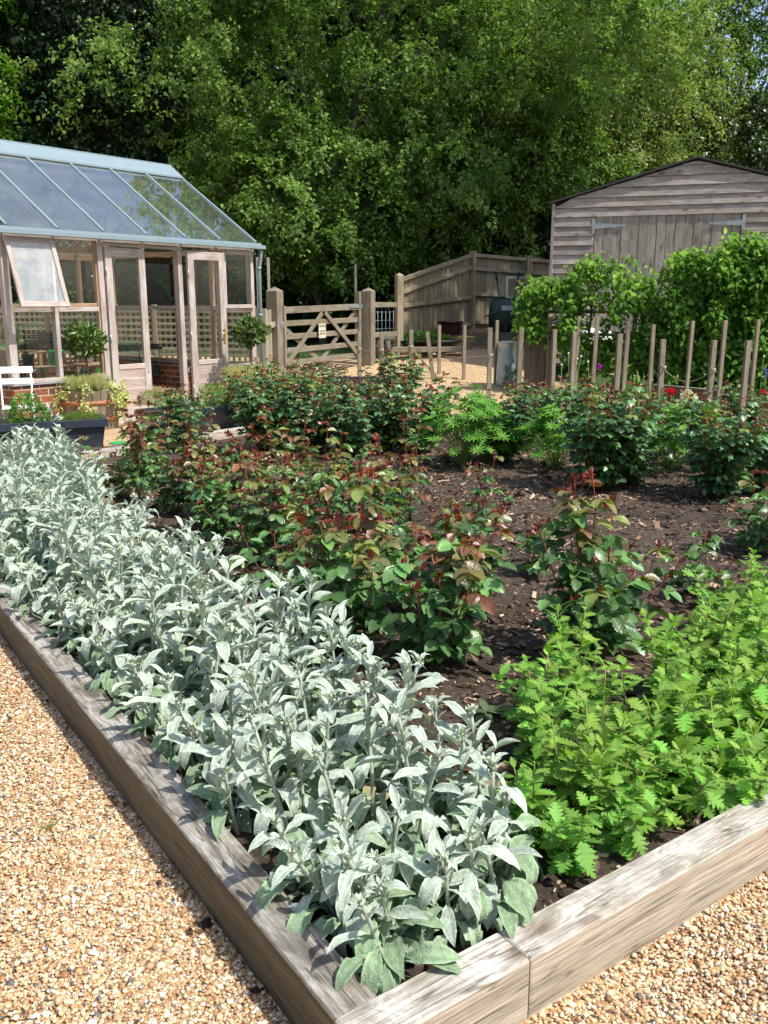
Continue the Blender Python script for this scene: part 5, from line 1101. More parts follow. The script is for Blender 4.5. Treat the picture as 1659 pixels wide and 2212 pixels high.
# ================================================================ ROSES
ROSE = [leaf(1, .66, rad=[.06, .50, .48, .80, .74, .98, .88, 1.04, .92, .96, .80, .78, .60, .50, .32, .02], droop=d, fold=f, wave=.016) for d, f in ((.12, .18), (.32, .12), (.05, .34), (.5, .1))]
ROSED = [leaf(1, .64, rad=[.1, .8, 1.0, .95, .6, .03], droop=d, fold=f) for d, f in ((.12, .18), (.28, .12), (.05, .3))]
def rose(seed, h, spread, canes, lsize, bronze=.45, density=1., dark=(.085, .175, .058), name='rose_bush', split=True):
    """canes with compound leaves; the young growth at the tips is bronze and crimson"""
    rg = np.random.default_rng(seed); t = thing(name, 'x', 'rose bush'); st = MB(); fo = MB(); yo = MB() if split else fo
    for c in range(canes):
        az = rg.uniform(0, 6.28); r = spread * rg.uniform(.15, 1) ** .7; hh = h * rg.uniform(.5, 1.) if c else h; base = np.array([rg.normal(0, .03), rg.normal(0, .03), 0])
        e = np.array([math.cos(az) * r, math.sin(az) * r, hh]) if c else np.array([rg.normal(0, .05), rg.normal(0, .05), hh])
        m1 = base + (e - base) * (.45, .45, .35) + rg.normal(0, .015, 3); m2 = base + (e - base) * (.8, .8, .7) + rg.normal(0, .015, 3)
        us = np.linspace(0, 1, 9); P = np.array([(1 - u) ** 3 * base + 3 * (1 - u) ** 2 * u * m1 + 3 * (1 - u) * u * u * m2 + u ** 3 * e for u in us])
        rr = np.linspace(.0055, .0018, 9) * (.8 + .3 * rg.random()) * (h / .8) ** .5; cc = np.array([np.array([.10, .12, .045]) * (1 - u) + np.array([.30, .045, .03]) * u for u in us]); st.tube(P, rr, 6, cc)
        nl = int((hh / .045) * density); az = rg.uniform(0, 6.28)
        for i in range(nl):
            u = .12 + .86 * (i + .5) / nl; j = min(int(u * 8), 7); f = u * 8 - j; p = P[j] * (1 - f) + P[j + 1] * f; az += 2.4 + rg.normal(0, .3)
            z = p[2] / h; young = rg.random() < np.clip((z - (1.12 - bronze)) / .3, 0, 1) * (.85 if u > .5 else .35)
            tip = u > .93 and hh > .6 * h
            L = lsize * (2.1 - 1.2 * u) * rg.uniform(.75, 1.2); el = .5 + .35 * u + rg.normal(0, .2)
            dirn = np.array([math.cos(az) * math.cos(el), math.sin(az) * math.cos(el), math.sin(el)])
            q1 = p + dirn * L * .55; q2 = q1 + np.array([math.cos(az), math.sin(az), -.15]) * L * .6
            col0 = (rg.choice([0, 1, 2], p=[.34, .33, .33] if split else [.16, .28, .56])) if young else -1
            pc = (.32, .05, .03) if young else (.10, .18, .05); st.tube([p, q1, q2], [.0013, .001, .0008], 4, pc, caps=False)
            if tip: base_c = (.21, .035, .025) if rg.random() < .7 else (.26, .10, .035); ls = lsize * .62
            elif col0 == 0: base_c = (.22, .10, .05); ls = lsize * 1.1
            elif col0 == 1: base_c = (.18, .165, .055); ls = lsize * 1.2
            elif col0 == 2: base_c = (.23, .27, .08); ls = lsize * 1.1
            else:
                v = rg.random(); base_c = np.array(dark) * (1.0 if v < .55 else 1.6) + (np.array([.03, .05, 0]) if v > .85 else 0); ls = lsize * 1.22
            fr = np.array([q2 - q1]); fr = unit(fr)[0]; side = unit(np.cross((0, 0, 1), fr)); mb = yo if young or tip else fo
            if not split and not tip: ls *= 1.05
            pts = [(q2, fr + (0, 0, -.15))] + [(q1 + (q2 - q1) * w_, fr * .45 + side * s * 1.0 + (0, 0, -.1)) for w_ in (.72, .18)[: (2 if ls > .015 else 1)] for s in (-1, 1)]
            Pq = np.array([a for a, _ in pts]); Xq = unit(np.array([b for _, b in pts]) + rg.normal(0, .15, (len(pts), 3)))
            if tip: Xq = unit(Xq + (0, 0, .8))
            Zq = unit(np.array([0, 0, 1]) + rg.normal(0, .35, (len(pts), 3)) + dirn * -.1)
            sz_ = ls * rg.uniform(.75, 1.2, len(pts)) * np.array([1.15] + [1.0] * (len(pts) - 1)); mb.scatter((ROSE if split else ROSED)[rg.integers(0, 3)], Pq, Xq, Zq, sz_, jit(base_c, len(pts), .16, rg))
        m_ = 3; X_ = unit(rg.normal(0, .5, (m_, 3)) + (0, 0, .75)); yo.scatter(ROSE[2] if split else ROSED[2], np.tile(P[-1], (m_, 1)) - rg.uniform(0, .03, (m_, 1)) * (0, 0, 1), X_, unit(rg.normal(0, .6, (m_, 3)) + (0, 0, .5)), lsize * rg.uniform(.5, .85, m_), jit((.19, .045, .03), m_, .2, rg))
        if split:
            if yo.n: yo.build('young_leaves', M['rose_leaf'], t)
            st.build('cane', M['stemc'], t); yo = MB(); st = MB()
    if st.n: st.build('canes', M['stemc'], t)
    fo.build('foliage', M['rose_leaf'], t); return t
M['stemc'] = M['stem']
GR = 'rose bushes in the timber edged bed'
def atp(o, px, py, lab, rz=None, z=.07): p = G(px, py, z); o.location = tuple(p); o.rotation_euler = (0, 0, 0 if rz is None else rz); o['label'] = lab; o['group'] = GR; return o
# large leaved near roses
atp(rose(1, .78, 0.24, 9, 0.054, 0.74, 0.81), 760, 1420, 'tall rose bush with large bronze leaves just behind the silver plants, left of centre')
atp(rose(2, .62, 0.28, 9, 0.056, 0.67, 0.81), 935, 1440, 'rose bush of glossy bronze and green leaves right behind the tips of the silver row')
atp(rose(31, .55, 0.22, 7, 0.053, 0.80, 0.77), 1000, 1330, 'leaning bronze rose at the right of the bronze cluster in the centre')
atp(rose(3, .80, 0.25, 9, 0.050, 0.62, 0.77), 1265, 1425, 'solitary tall rose with crimson top standing in open soil behind the bright green plants')
atp(rose(35, .45, 0.34, 8, 0.054, 0.57, 0.77), 1310, 1400, 'low glossy leaved rose at the foot of the solitary crimson topped one')
atp(rose(32, .60, 0.28, 8, 0.050, 0.72, 0.77), 685, 1345, 'bronze rose half hidden behind the silver plants, left of the near bushes')
atp(rose(33, .40, 0.28, 8, 0.045, 0.72, 0.77), 860, 1250, 'low coppery rose filling the gap behind the near centre bushes')
atp(rose(43, .55, 0.28, 9, 0.042, 0.62, 0.86), 375, 1110, 'pale bronze rose at the left behind the silver strip')
atp(rose(44, .45, 0.28, 9, 0.042, 0.62, 0.86), 720, 1125, 'coppery rose in the middle of the bed below the back row')
atp(rose(45, .40, 0.28, 8, 0.042, 0.62, 0.77), 985, 1215, 'thin rose with coppery tips right of the bed centre')
atp(rose(4, .66, 0.36, 11, 0.045, 0.77, 0.86), 560, 1215, 'bronze leaved rose beside the silver row, centre left')
atp(rose(41, .58, 0.34, 9, 0.045, 0.80, 0.86), 655, 1200, 'dark bronze rose with crimson tips between two others, centre left')
atp(rose(42, .52, 0.31, 9, 0.045, 0.67, 0.86), 450, 1150, 'rose with large pale green lower leaves close to the silver row')
atp(rose(5, .86, 0.13, 4, 0.044, 0.9, 0.6), 885, 1130, 'tall thin rose with a tall crimson spire in the centre of the bed')
atp(rose(51, .55, 0.24, 9, 0.041, 0.62, 0.86), 790, 1190, 'bushy rose with crimson shoots below the tall spire')
atp(rose(6, .50, 0.22, 7, 0.038, 0.62, 0.57), 1050, 1150, 'slim sparse rose with reddish tips right of centre')
atp(rose(61, .34, 0.22, 7, 0.041, 0.42, 0.66), 1150, 1250, 'low rose with a few rounded green leaves in the open soil')
LR = dict(dark=(.10, .20, .05))
atp(rose(7, .36, 0.24, 8, 0.038, 0.37, 0.86, **LR), 1520, 1300, 'small light green rose above the bright green plants on the right')
atp(rose(8, .50, 0.43, 11, 0.044, 0.37, 0.95), 1650, 1200, 'bluish green rose bush at the right edge of the photograph')
atp(rose(9, .36, 0.22, 9, 0.035, 0.37, 0.95, dark=(.16, .24, .04)), 245, 1075, 'small yellow green rose at the left behind the silver row')
atp(rose(10, .66, 0.24, 8, 0.045, 0.77, 0.86), 335, 1050, 'rose with a dark crimson shoot in front of the right trough')
atp(rose(12, .40, 0.28, 8, 0.039, 0.52, 0.66), 165, 1045, 'sparse young rose against the dark side of the left trough')
atp(rose(46, .62, .24, 7, .046, .7, .9), 640, 1095, 'crimson tipped rose just in front of the back row, below the gate')
atp(rose(47, .50, .22, 7, .046, .6, .9), 760, 1075, 'coppery rose in front of the back row, below the two left stakes')
atp(rose(48, .52, .24, 8, .046, .6, 1.0), 500, 1085, 'bronze rose close to the pale far sleeper')
atp(rose(49, .46, .24, 7, .048, .6, 1.0), 830, 1330, 'low green and bronze rose between the two near centre bushes')
atp(rose(50, .40, .24, 7, .046, .5, 1.0), 610, 1290, 'coppery rose against the inner side of the silver strip')
atp(rose(60, .74, .16, 5, .044, .75, .8), 300, 1085, 'slender red shooted rose between the silver strip and the trough')
atp(rose(62, .72, .18, 5, .046, .75, .8), 430, 1120, 'slender rose with tall crimson shoots left of the coppery group')
atp(rose(63, .76, .18, 5, .046, .75, .8), 560, 1130, 'slender rose with tall crimson shoots in the coppery group')
atp(rose(64, .70, .18, 5, .046, .75, .8), 690, 1150, 'slender rose with tall crimson shoots right of the coppery group')
atp(rose(65, .72, .2, 6, .048, .75, .8), 830, 1210, 'slender rose with tall crimson shoots behind the near bushes')
atp(rose(66, .55, .2, 6, .048, .6, .8), 500, 1180, 'loose green and bronze rose against the silver strip')
# dense small leaved roses of the middle and back rows
DV = [rose(200 + k, hh, .40, 25, .041, br, 1.2, dark=(.092, .192, .075), split=False) for k, (hh, br) in enumerate(((.78, .45), (.84, .5), (.70, .38), (.76, .35)))]
DL = [(405, 985, 3, 'dark green rose bush in front of the right trough'), (572, 990, 0, 'dense dark green rose at the left end of the back row'), (615, 995, 1, 'second dense rose from the left in the back row'), (690, 985, 2, 'dense rose in the back row below the gate'), (760, 1000, 0, 'dense rose of the back row below the two left stakes'),
      (835, 990, 1, 'dense rose of the back row with red shoots below the leaning stakes'), (895, 990, 2, 'dense rose of the back row just left of the bright lupins'),
      (1095, 1010, 0, 'dense rose just right of the bright green lupins'), (1290, 1070, 1, 'dense rose bush in the middle of the right side, left of its twin'), (1365, 1060, 3, 'dense rose bush in the middle of the right side below the looped twine'), (1545, 1090, 1, 'dense rose bush at the right, dark shadow beside it'), (1630, 1080, 0, 'dense rose bush at the right margin behind the bluish one')]
DL2 = [(600, 905, 1, 'red tipped rose behind the back row at the greenhouse corner'), (700, 905, 0, 'red tipped rose behind the back row before the gate'), (850, 900, 1, 'red tipped rose before the third stake'), (1150, 935, 2, 'red tipped rose behind the lupins, right of the metal bin'), (1290, 945, 0, 'red tipped rose below the white bags'), (1390, 960, 1, 'pale and crimson rose below the thick left stake of the twine loop'), (1600, 950, 1, 'red tipped rose by the stake nearest the right edge'), (1180, 945, 3, 'red tipped rose left of the lupin clump near the centre right'),
       (530, 915, 2, 'green rose directly behind the right trough\'s end')]
usedD = set(); rgd = np.random.default_rng(5)
for (px, py, k, lab) in DL + DL2:
    p = G(px, py - (10 if py > 975 else 0), .07); rz = rgd.uniform(0, 6.28)
    if k in usedD: dup(DV[k], p, rz, lab, GR, float(rgd.uniform(.88, 1.08)) * (.80 if py < 965 and px > 1000 else 1))
    else: o = DV[k]; o.location = tuple(p); o['label'] = lab; o['group'] = GR; usedD.add(k); o.scale = (.85,) * 3 if px == 405 else (1,) * 3

# ================================================================ BRIGHT CUT-LEAVED PLANTS (right foreground)
def cutleaf(seed):
    """deeply lobed leaf, every lobe toothed"""
    pts = [(0, .02, 0), (.12, .02, 0)]
    for c_, Rr, wd in ((.24, .24, .085), (.42, .40, .095), (.60, .42, .09), (.76, .30, .07)):
        pts += [(c_ - wd * .95, .06, 0), (c_ - wd * .6, Rr * .66, .05), (c_ - wd * .35, Rr * .60, .05), (c_ - wd * .1, Rr * 1.0, .11), (c_ + wd * .25, Rr * .70, .09), (c_ + wd * .45, Rr * .82, .11), (c_ + wd * .85, .10, .02)]
    pts += [(.86, .10, .03), (.90, .17, .06), (.93, .08, .02), (.96, .10, .04), (1.0, .01, .03)]
    V = []
    for i, (x, r, sh) in enumerate(pts):
        z = -.20 * x ** 2; V += [(x + sh, -r, z + .10 * r - .22 * r * r), (x, 0, z), (x + sh, r, z + .10 * r - .22 * r * r)]
    F = []
    for i in range(len(pts) - 1):
        for j in (0, 1): q = i * 3 + j; F.append((q, q + 3, q + 4, q + 1))
    return np.array(V), np.array(F)
CUT = cutleaf(0)
def cutplant(seed, h, col):
    rg = np.random.default_rng(seed); t = thing('cut_leaved_daisy', 'x', 'plant'); st = MB(); fo = MB()
    for c in range(4):
        az = rg.uniform(0, 6.28); r = rg.uniform(.03, .15); hh = h * (1 if c == 0 else rg.uniform(.5, .9)); P = np.array([(0, 0, 0), (math.cos(az) * r * .5, math.sin(az) * r * .5, hh * .5), (math.cos(az) * r, math.sin(az) * r, hh)])
        st.tube(P, [.0035, .0028, .0016], 5, [(.14, .09, .04), (.17, .12, .05), (.2, .3, .06)]); n = int(hh / .0098); u = np.linspace(.08, 1, n); Q = np.where(u[:, None] < .5, P[0] + (P[1] - P[0]) * u[:, None] * 2, P[1] + (P[2] - P[1]) * (u[:, None] * 2 - 1))
        a = np.arange(n) * 2.4 + rg.normal(0, .3, n); el = -.15 + .85 * u ** 2 + rg.normal(0, .38, n); X = np.stack([np.cos(a) * np.cos(el), np.sin(a) * np.cos(el), np.sin(el)], 1); Z = np.stack([-np.cos(a) * np.sin(el), -np.sin(a) * np.sin(el), np.cos(el)], 1) + rg.normal(0, .25, (n, 3))
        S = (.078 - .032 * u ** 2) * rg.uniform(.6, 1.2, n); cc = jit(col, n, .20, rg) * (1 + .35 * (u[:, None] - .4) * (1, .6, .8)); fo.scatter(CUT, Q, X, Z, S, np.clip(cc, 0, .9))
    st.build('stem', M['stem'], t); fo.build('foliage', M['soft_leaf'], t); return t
BR = (.205, .40, .065)
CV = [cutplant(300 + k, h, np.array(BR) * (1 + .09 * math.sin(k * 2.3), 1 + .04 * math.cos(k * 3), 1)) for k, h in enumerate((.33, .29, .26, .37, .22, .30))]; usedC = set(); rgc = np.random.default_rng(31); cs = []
cs = []
for i, b in enumerate(np.arange(.70, 3.3, .128)):
    for j, a in enumerate(np.arange(.075 if b > 1.15 else .14, 1.15, .125)):
        lim = .34 + .30 * ss(.8, 1.5, b) + .38 * ss(1.9, 2.7, b)
        if a < lim and rgc.random() < (.93 if a < lim - .15 else .7): cs.append((a + rgc.normal(0, .025), b + rgc.normal(0, .025), j))
cs += [(.60, 1.02, 8), (.52, .98, 8), (.74, 1.18, 8), (.64, 1.30, 8), (.80, 1.42, 8)]
CR = ['front row against the pale sleeper', 'second row behind the pale sleeper', 'third row behind the pale sleeper', 'fourth row behind the pale sleeper', 'fifth row behind the pale sleeper', 'sixth row by the roses', 'seventh row by the roses', 'eighth row by the roses', 'loose tall few before the solitary rose']
cn = [0] * 9
for (a, b, j) in cs:
    p = AB(a, b, .07)
    if p[0] / p[1] > .60: continue
    cn[j] += 1
    if a < .2: k = int(rgc.choice([4, 2]))
    else: k = int(rgc.choice([0, 1, 3, 5, 2]))
    lab = 'bright cut leaved plant, %s, %s from the left' % (CR[j], ordn(cn[j])); grp = 'bright green cut leaved plants behind the pale sleeper'
    if k in usedC: dup(CV[k], p, rgc.uniform(0, 6.28), lab, grp, float(rgc.uniform(.85, 1.15)))
    else: o = CV[k]; o.location = tuple(p); o['label'] = lab; o['group'] = grp; usedC.add(k)
# seedlings and weeds on the soil
def weed(name, label, px, py, n, col, L, r, mat='soft_leaf'):
    p = G(px, py, .082); t = MB(); rg = np.random.default_rng(int(px)); a = np.arange(n) * 2.4; t.scatter(leaf(1, .42, 6, droop=.35), np.tile((0, 0, .01), (n, 1)) + rg.normal(0, r * .25, (n, 3)) * (1, 1, .2), np.stack([np.cos(a), np.sin(a), rg.uniform(.1, .7, n)], 1), np.stack([-np.cos(a) * .4, -np.sin(a) * .4, np.ones(n)], 1), L * rg.uniform(.7, 1.2, n), jit(col, n, .12, rg))
    o = t.build(name, M[mat], loc=tuple(p)); return tag(o, label, 'plant', None)
weed('weed_rosette', 'grey green flat weed rosette on open soil beside the silver plants', 1050, 1545, 9, (.12, .17, .08), .085, .02)
for k, (px, py) in enumerate(((1330, 1225), (1400, 1180), (1360, 1200), (1180, 1330), (1250, 1190))):
    tag(weed('seedling', 'x', px, py, 6, (.12, .28, .06), .022, .01), ['tiny green seedling in open soil left of the shaded patch', 'tiny green seedling in the shadow near the right roses', 'tiny green seedling in the middle of the open soil', 'tiny green seedling left of the solitary crimson topped rose', 'tiny green seedling behind the low rounded leaved rose'][k], 'seedling', 'seedlings on the soil')

# ================================================================ LUPINS
def lupin(seed, h, r, n=34):
    rg = np.random.default_rng(seed); t = thing('lupin', 'x', 'plant'); st = MB(); fo = MB(); LF = leaf(1, .20, 6, droop=.15, fold=.3)
    for k in range(n):
        az = rg.uniform(0, 6.28); q = r * rg.uniform(.1, 1) ** .6; z = h * rg.uniform(.35, 1) * (1 - .35 * (q / r) ** 2); e = np.array([math.cos(az) * q, math.sin(az) * q, z]); st.tube([(0, 0, 0), e * (.5, .5, .7), e], .002, 4, (.16, .28, .06), caps=False)
        m = 10; a = np.linspace(0, 6.28, m, endpoint=False) + rg.uniform(0, 1); N_ = unit(np.array([math.cos(az) * .5, math.sin(az) * .5, 1]) + rg.normal(0, .25, 3)); A_ = unit(np.cross(N_, (1, 0, 0))); B_2 = np.cross(N_, A_)
        X = A_ * np.cos(a)[:, None] + B_2 * np.sin(a)[:, None] + N_ * .45; fo.scatter(LF, np.tile(e, (m, 1)), X, N_ , .085 * rg.uniform(.8, 1.2), jit((.15, .37, .05), m, .12, rg))
    st.build('stem', M['stem'], t); fo.build('foliage', M['soft_leaf'], t); return t
GLu = 'lupins at the back of the rose bed'
lv = [lupin(1, .74, .34, 110), lupin(2, .54, .30, 80)]
for k, (px, py, v, s, lab) in enumerate(((1000, 1010, 0, 1.0, 'tallest bright green lupin clump before the leaning stakes'), (1050, 1000, 1, 1.0, 'lupin clump just right of the tallest one'), (1200, 1015, 1, 1.05, 'feathery lupin clump below the stakes, right of centre'), (1445, 1020, 1, 1.1, 'bright lupin clump beneath the thick stakes with looped twine'), (1515, 1000, 0, .75, 'lupin clump right of the white flower'), (1250, 960, 1, .8, 'small lupin clump between two red tipped roses'))):
    p = G(px, py, .07)
    if k == 0 or (k == 1): o = lv[v]; o.location = tuple(p); o['label'] = lab; o['group'] = GLu
    else: dup(lv[v], p, k * 1.3, lab, GLu, s)

# ================================================================ FLOWERS IN THE STAKED BED
def flower(name, label, px, py, Y, col, kind, stem=.3, size=.05, leaves=20):
    c = W(px, py, Y); t = thing(name, label, 'flower', (c[0], Y, c[2] - stem)); rg = np.random.default_rng(int(px)); mb = MB(); mb.tube([(0, 0, 0), (.01, 0, stem * .5), (0, 0, stem)], .003, 5, (.12, .22, .07)); mb.build('stem', M['colored'], t); m2 = MB()
    if kind == 'peony':
        n = 60; d = unit(rg.normal(0, 1, (n, 3)) + (0, 0, .7)); m2.scatter(leaf(1, .9, 5, droop=-.4), np.tile((0, 0, stem), (n, 1)) + d * size * .4, unit(d + rg.normal(0, .4, (n, 3))), rg.normal(0, 1, (n, 3)), size * rg.uniform(.5, .8, n), jit(col, n, .06, rg))
    elif kind == 'spike':
        n = 40; u = rg.uniform(0, 1, n); a = rg.uniform(0, 6.28, n); m2.scatter(quadleaf(.8), np.stack([np.cos(a) * size * .25, np.sin(a) * size * .25, stem - size * 2 + u * size * 2.4], 1), np.stack([np.cos(a), np.sin(a), .4 + 0 * a], 1), (0, 0, 1), size * .4, jit(col, n, .1, rg))
    m2.build('bloom', M['petal'], t)
    if leaves: m3 = MB(); n = leaves; m3.scatter(leaf(1, .25, 4), rg.normal(0, .035, (n, 3)) * (1, 1, 0) + np.stack([0 * np.arange(n), 0 * np.arange(n), rg.uniform(0, stem * .7, n)], 1), unit(rg.normal(0, .7, (n, 3)) + (0, 0, .7)), rg.normal(0, 1, (n, 3)), rg.uniform(.05, .10, n), jit((.12, .27, .07), n)); m3.build('foliage', M['soft_leaf'], t)
    return t
flower('peony_flower', 'large creamy white flower on low green leaves between the thick stakes', 1486, 863, 10.6, (.86, .84, .62), 'peony', .22, .115, 160)
flower('red_flower', 'bright red flower beside the thick left stake of the twine loop', 1448, 848, 10.4, (.72, .02, .04), 'peony', .28, .055, 50)
flower('pink_flower', 'pink flower bud among roses left of the thick stakes', 1401, 865, 10.0, (.75, .22, .36), 'peony', .2, .045, 10)
flower('red_flower', 'coral red flower at the right edge by the last stake', 1648, 850, 9.6, (.78, .07, .08), 'peony', .3, .05, 10)
flower('blue_flower', 'blue violet flower at the right edge above the last stake', 1655, 798, 9.9, (.16, .14, .75), 'spike', .5, .05, 30)
flower('blue_flower', 'small deep blue flower left of the stakes by the white bags', 1224, 822, 11.6, (.10, .10, .65), 'spike', .4, .045, 40)
flower('purple_flower', 'purple magenta flower in front of the slim rear stake', 1293, 793, 11.4, (.45, .05, .42), 'peony', .4, .045, 12)
flower('white_flower', 'small white rose bloom below the metal bin', 1062, 896, 8.9, (.85, .84, .8), 'peony', .25, .05, 20)
rg = np.random.default_rng(41)
seedh = []
for k, px in enumerate((1213, 1228, 1238, 1247, 1255, 1270, 1650)):
    py = 765 + rg.uniform(-5, 25); Y = 11.4; c = W(px, py, Y); st = .5; t = thing('poppy_stalk', ['leftmost pale nodding poppy stalk below the white bags', 'second pale nodding poppy stalk from the left, below the white bags', 'third pale nodding poppy stalk below the white bags', 'fourth pale nodding poppy stalk below the white bags', 'fifth pale nodding poppy stalk below the white bags', 'rightmost poppy stalk of the cluster below the white bags', 'pale nodding poppy stalk at the right edge of the photograph'][k], 'plant', (c[0], Y, c[2] - st), 0, 'pale nodding poppy stalks'); mb = MB(); mb.tube([(0, 0, 0), (rg.normal(0, .02), 0, st * .6), (0, 0, st)], .003, 4, (.25, .32, .16)); mb.build('stem', M['colored'], t); m2 = MB(); tv, tf = icosa(); m2.add(tv * (.014, .014, .022) + (0, 0, st), tf, (.62, .62, .5), smooth=True); m2.build('seed_pod', M['colored'], t)
def clump(label, px, py, z, n, r, h, col, L=.09, wd=.1, name='perennial', mat='soft_leaf', up=1.6):
    p = G(px, py, z); o = thing(name, label, 'plant', (p[0], p[1], z), 0, 'low perennials in the staked bed'); tuft(o, 'foliage', n, (0, 0, 0), (r, r), h, col, L, wd, mat, np.random.default_rng(int(px)), up); return o
clump('clump of upright blade like leaves below the rear stakes', 1370, 880, .2, 90, .16, .22, (.22, .36, .12), .22, .08, 'iris', up=3.)
clump('light green low clump behind the stake below the blue flower', 1230, 872, .2, 260, .2, .16, (.22, .33, .12), .06, .4)
clump('low feathery green clump round the creamy flower', 1515, 902, .2, 200, .2, .12, (.16, .28, .09), .07, .3)
clump('grey green silvery clump near the right stakes', 1560, 895, .2, 220, .28, .10, (.42, .46, .36), .06, .12)
clump('grassy clump beside the last stake at the right edge', 1605, 890, .2, 160, .2, .2, (.28, .38, .16), .12, .12)
clump('pale dry perennial clump in the mulch left of the twine loop', 1310, 890, .2, 160, .25, .1, (.32, .36, .18), .06, .3)
clump('small green plant at the foot of the metal bin', 1105, 838, .2, 120, .12, .35, (.07, .16, .07), .08, .25)
clump('green plant under the field gate beside the left post', 655, 800, .28, 420, .35, .25, (.10, .20, .05), .07, .5)
clump('tangled ground plants at the foot of the right gate post', 830, 765, .47, 260, .35, .2, (.12, .2, .06), .08, .4)
clump('small seedlings on the bank before the wheelbarrow', 1050, 742, .68, 60, .3, .12, (.14, .24, .07), .06, .5)
# grass tufts on the gravel
for k, (px, py, lab) in enumerate(((105, 1790, 'small grass tuft growing in the gravel at the left'), (1130, 2155, 'tiny green weed in the gravel below the pale sleeper'))):
    p = G(px, py, 0.005); mb = MB(); rg = np.random.default_rng(k); n = 30; mb.scatter(leaf(1, .07 if k == 0 else .6, 4, droop=.3), rg.normal(0, .006, (n, 3)) * (1, 1, 0), unit(rg.normal(0, 1, (n, 3)) * (1, 1, .3) + (0, 0, .8)), (0, 0, 1), .028 if k == 0 else .012, jit((.28, .32, .10), n)); o = mb.build('grass_tuft', M['soft_leaf'], loc=tuple(p)); tag(o, lab, 'weed', 'small weeds in the gravel')
for k, (px, py, s) in enumerate(((445, 1880 + 116, .018), (555, 2140, .010))):
    p = G(px, py, 0.008); tv, tf = icosa(); mb = MB(); rg = np.random.default_rng(k)
    for q in range(9): mb.add(tv * s * rg.uniform(.3, .6) + rg.normal(0, s * .55, 3) * (1, .7, .3), tf, (.02, .015, .012))
    o = mb.build('soil_clod', M['colored'], loc=tuple(p)); tag(o, ['dark clod of compost lying on the gravel near the left sleeper', 'small dark clod on the gravel near the bottom of the photograph'][k], 'clod', 'dark clods on the gravel')
# ================================================================ TREES AND HEDGE
QL = quadleaf(.75, .10, .12)
def limb(mb, a, b, r0, r1, rg, n=7, sag=.0, col=(1, 1, 1)):
    a = np.array(a, float); b = np.array(b, float); u = np.linspace(0, 1, n)[:, None]; L = np.linalg.norm(b - a); P = a + (b - a) * u + np.sin(u * 3.14) * rg.normal(0, .05, 3) * L; P[1:-1] += rg.normal(0, .012 * L, (n - 2, 3)); P[:, 2] += sag * np.sin(u[:, 0] * 3.14) * L
    mb.tube(P, r0 + (r1 - r0) * u[:, 0], 7, col)
def tree(name, label, group, base, cen, rad, seed, nc, per, lsize, cols, spray=.55, trunk=.25, droop=.35, mat='tree_leaf', back=.4, shell=(.62, 1.02), tip=None, zmin=None, lumps=.16, limbs=16):
    """crown built of leafy sprays spread through an uneven envelope, with the limbs that carry them"""
    rg = np.random.default_rng(seed); base = np.array(base, float); cen = np.array(cen, float); rad = np.array(rad, float)
    t = thing(name, label, 'tree', base, 0, group)
    d = unit(rg.normal(0, 1, (nc * 3, 3))); keep = (d[:, 1] < .15) | (rg.random(len(d)) < back); d = d[keep][:nc]; nc = len(d); f = rg.uniform(0, 6.28, 9)
    lump = 1 + lumps * (np.sin(d[:, 0] * 5 + f[0]) * np.sin(d[:, 2] * 6 + f[1]) + .7 * np.sin(d[:, 0] * 11 + d[:, 2] * 8 + f[2]) * np.sin(d[:, 1] * 9 + f[3]) + .4 * np.sin(d[:, 2] * 19 + f[4]))
    rr = rg.uniform(shell[0] ** 2, shell[1] ** 2, nc) ** .5 * lump; P = cen + d * rr[:, None] * rad
    if zmin is not None: k = P[:, 2] > zmin; P, d, rr = P[k], d[k], rr[k]; nc = len(P)
    out = unit(d * rad[::-1].mean() / rad + rg.normal(0, .45, (nc, 3)) + (0, 0, .15))
    tone = rg.choice(len(cols), nc, p=[c[1] for c in cols]); base_c = np.array([c[0] for c in cols])[tone] * rg.normal(1, .15, (nc, 1))
    # twigs of each spray
    tw = 5; N = nc * tw; o2 = np.repeat(out, tw, 0); tdir = unit(o2 + rg.normal(0, .55, (N, 3))); tl = spray * rg.uniform(.6, 1.2, N); P0 = np.repeat(P, tw, 0) - o2 * spray * .4
    m = per // tw; u = rg.uniform(.1, 1, (N, m)); Q = P0[:, None] + tdir[:, None] * (tl[:, None] * u)[..., None]; Q[..., 2] -= droop * (u ** 2) * tl[:, None]; Q = Q + rg.normal(0, lsize * .45, Q.shape)
    Q = Q.reshape(-1, 3); K = len(Q); X = unit(np.repeat(tdir, m, 0) * .6 + rg.normal(0, .6, (K, 3)) + (0, 0, -.35)); Z = unit(rg.normal(0, .45, (K, 3)) + (0, 0, 1) + np.repeat(out, tw * m, 0) * .35)
    S = lsize * rg.uniform(.6, 1.25, K); cc = np.clip(np.repeat(base_c, tw * m, 0) * rg.normal(1, .16, (K, 1)), .003, .8)
    mb = MB(); mb.scatter(QL, Q - np.array(base), X, Z, S, cc); mb.build('crown', M[mat], t)
    tb_ = MB(); top = cen + (0, 0, rad[2] * .35); limb(tb_, (0, 0, -.5), top - base, trunk, trunk * .3, rg, 12)
    for k in rg.permutation(nc)[:limbs * 6]:
        s = (P[k][2] - base[2]) / max(top[2] - base[2], .1); s = float(np.clip(s * .55, .12, .9)); a = (top - base) * s
        if k % 6 == 0 or True: limb(tb_, a, P[k] - base, trunk * .13 * (1 - s * .5), .008, rg, 7, .05)
    tb_.build('trunk', M['bark'], t); return t
G1 = [((.158, .270, .060), .42), ((.108, .205, .046), .32), ((.225, .345, .095), .26)]
def wp(px, py, Y): return W(px, py, Y)
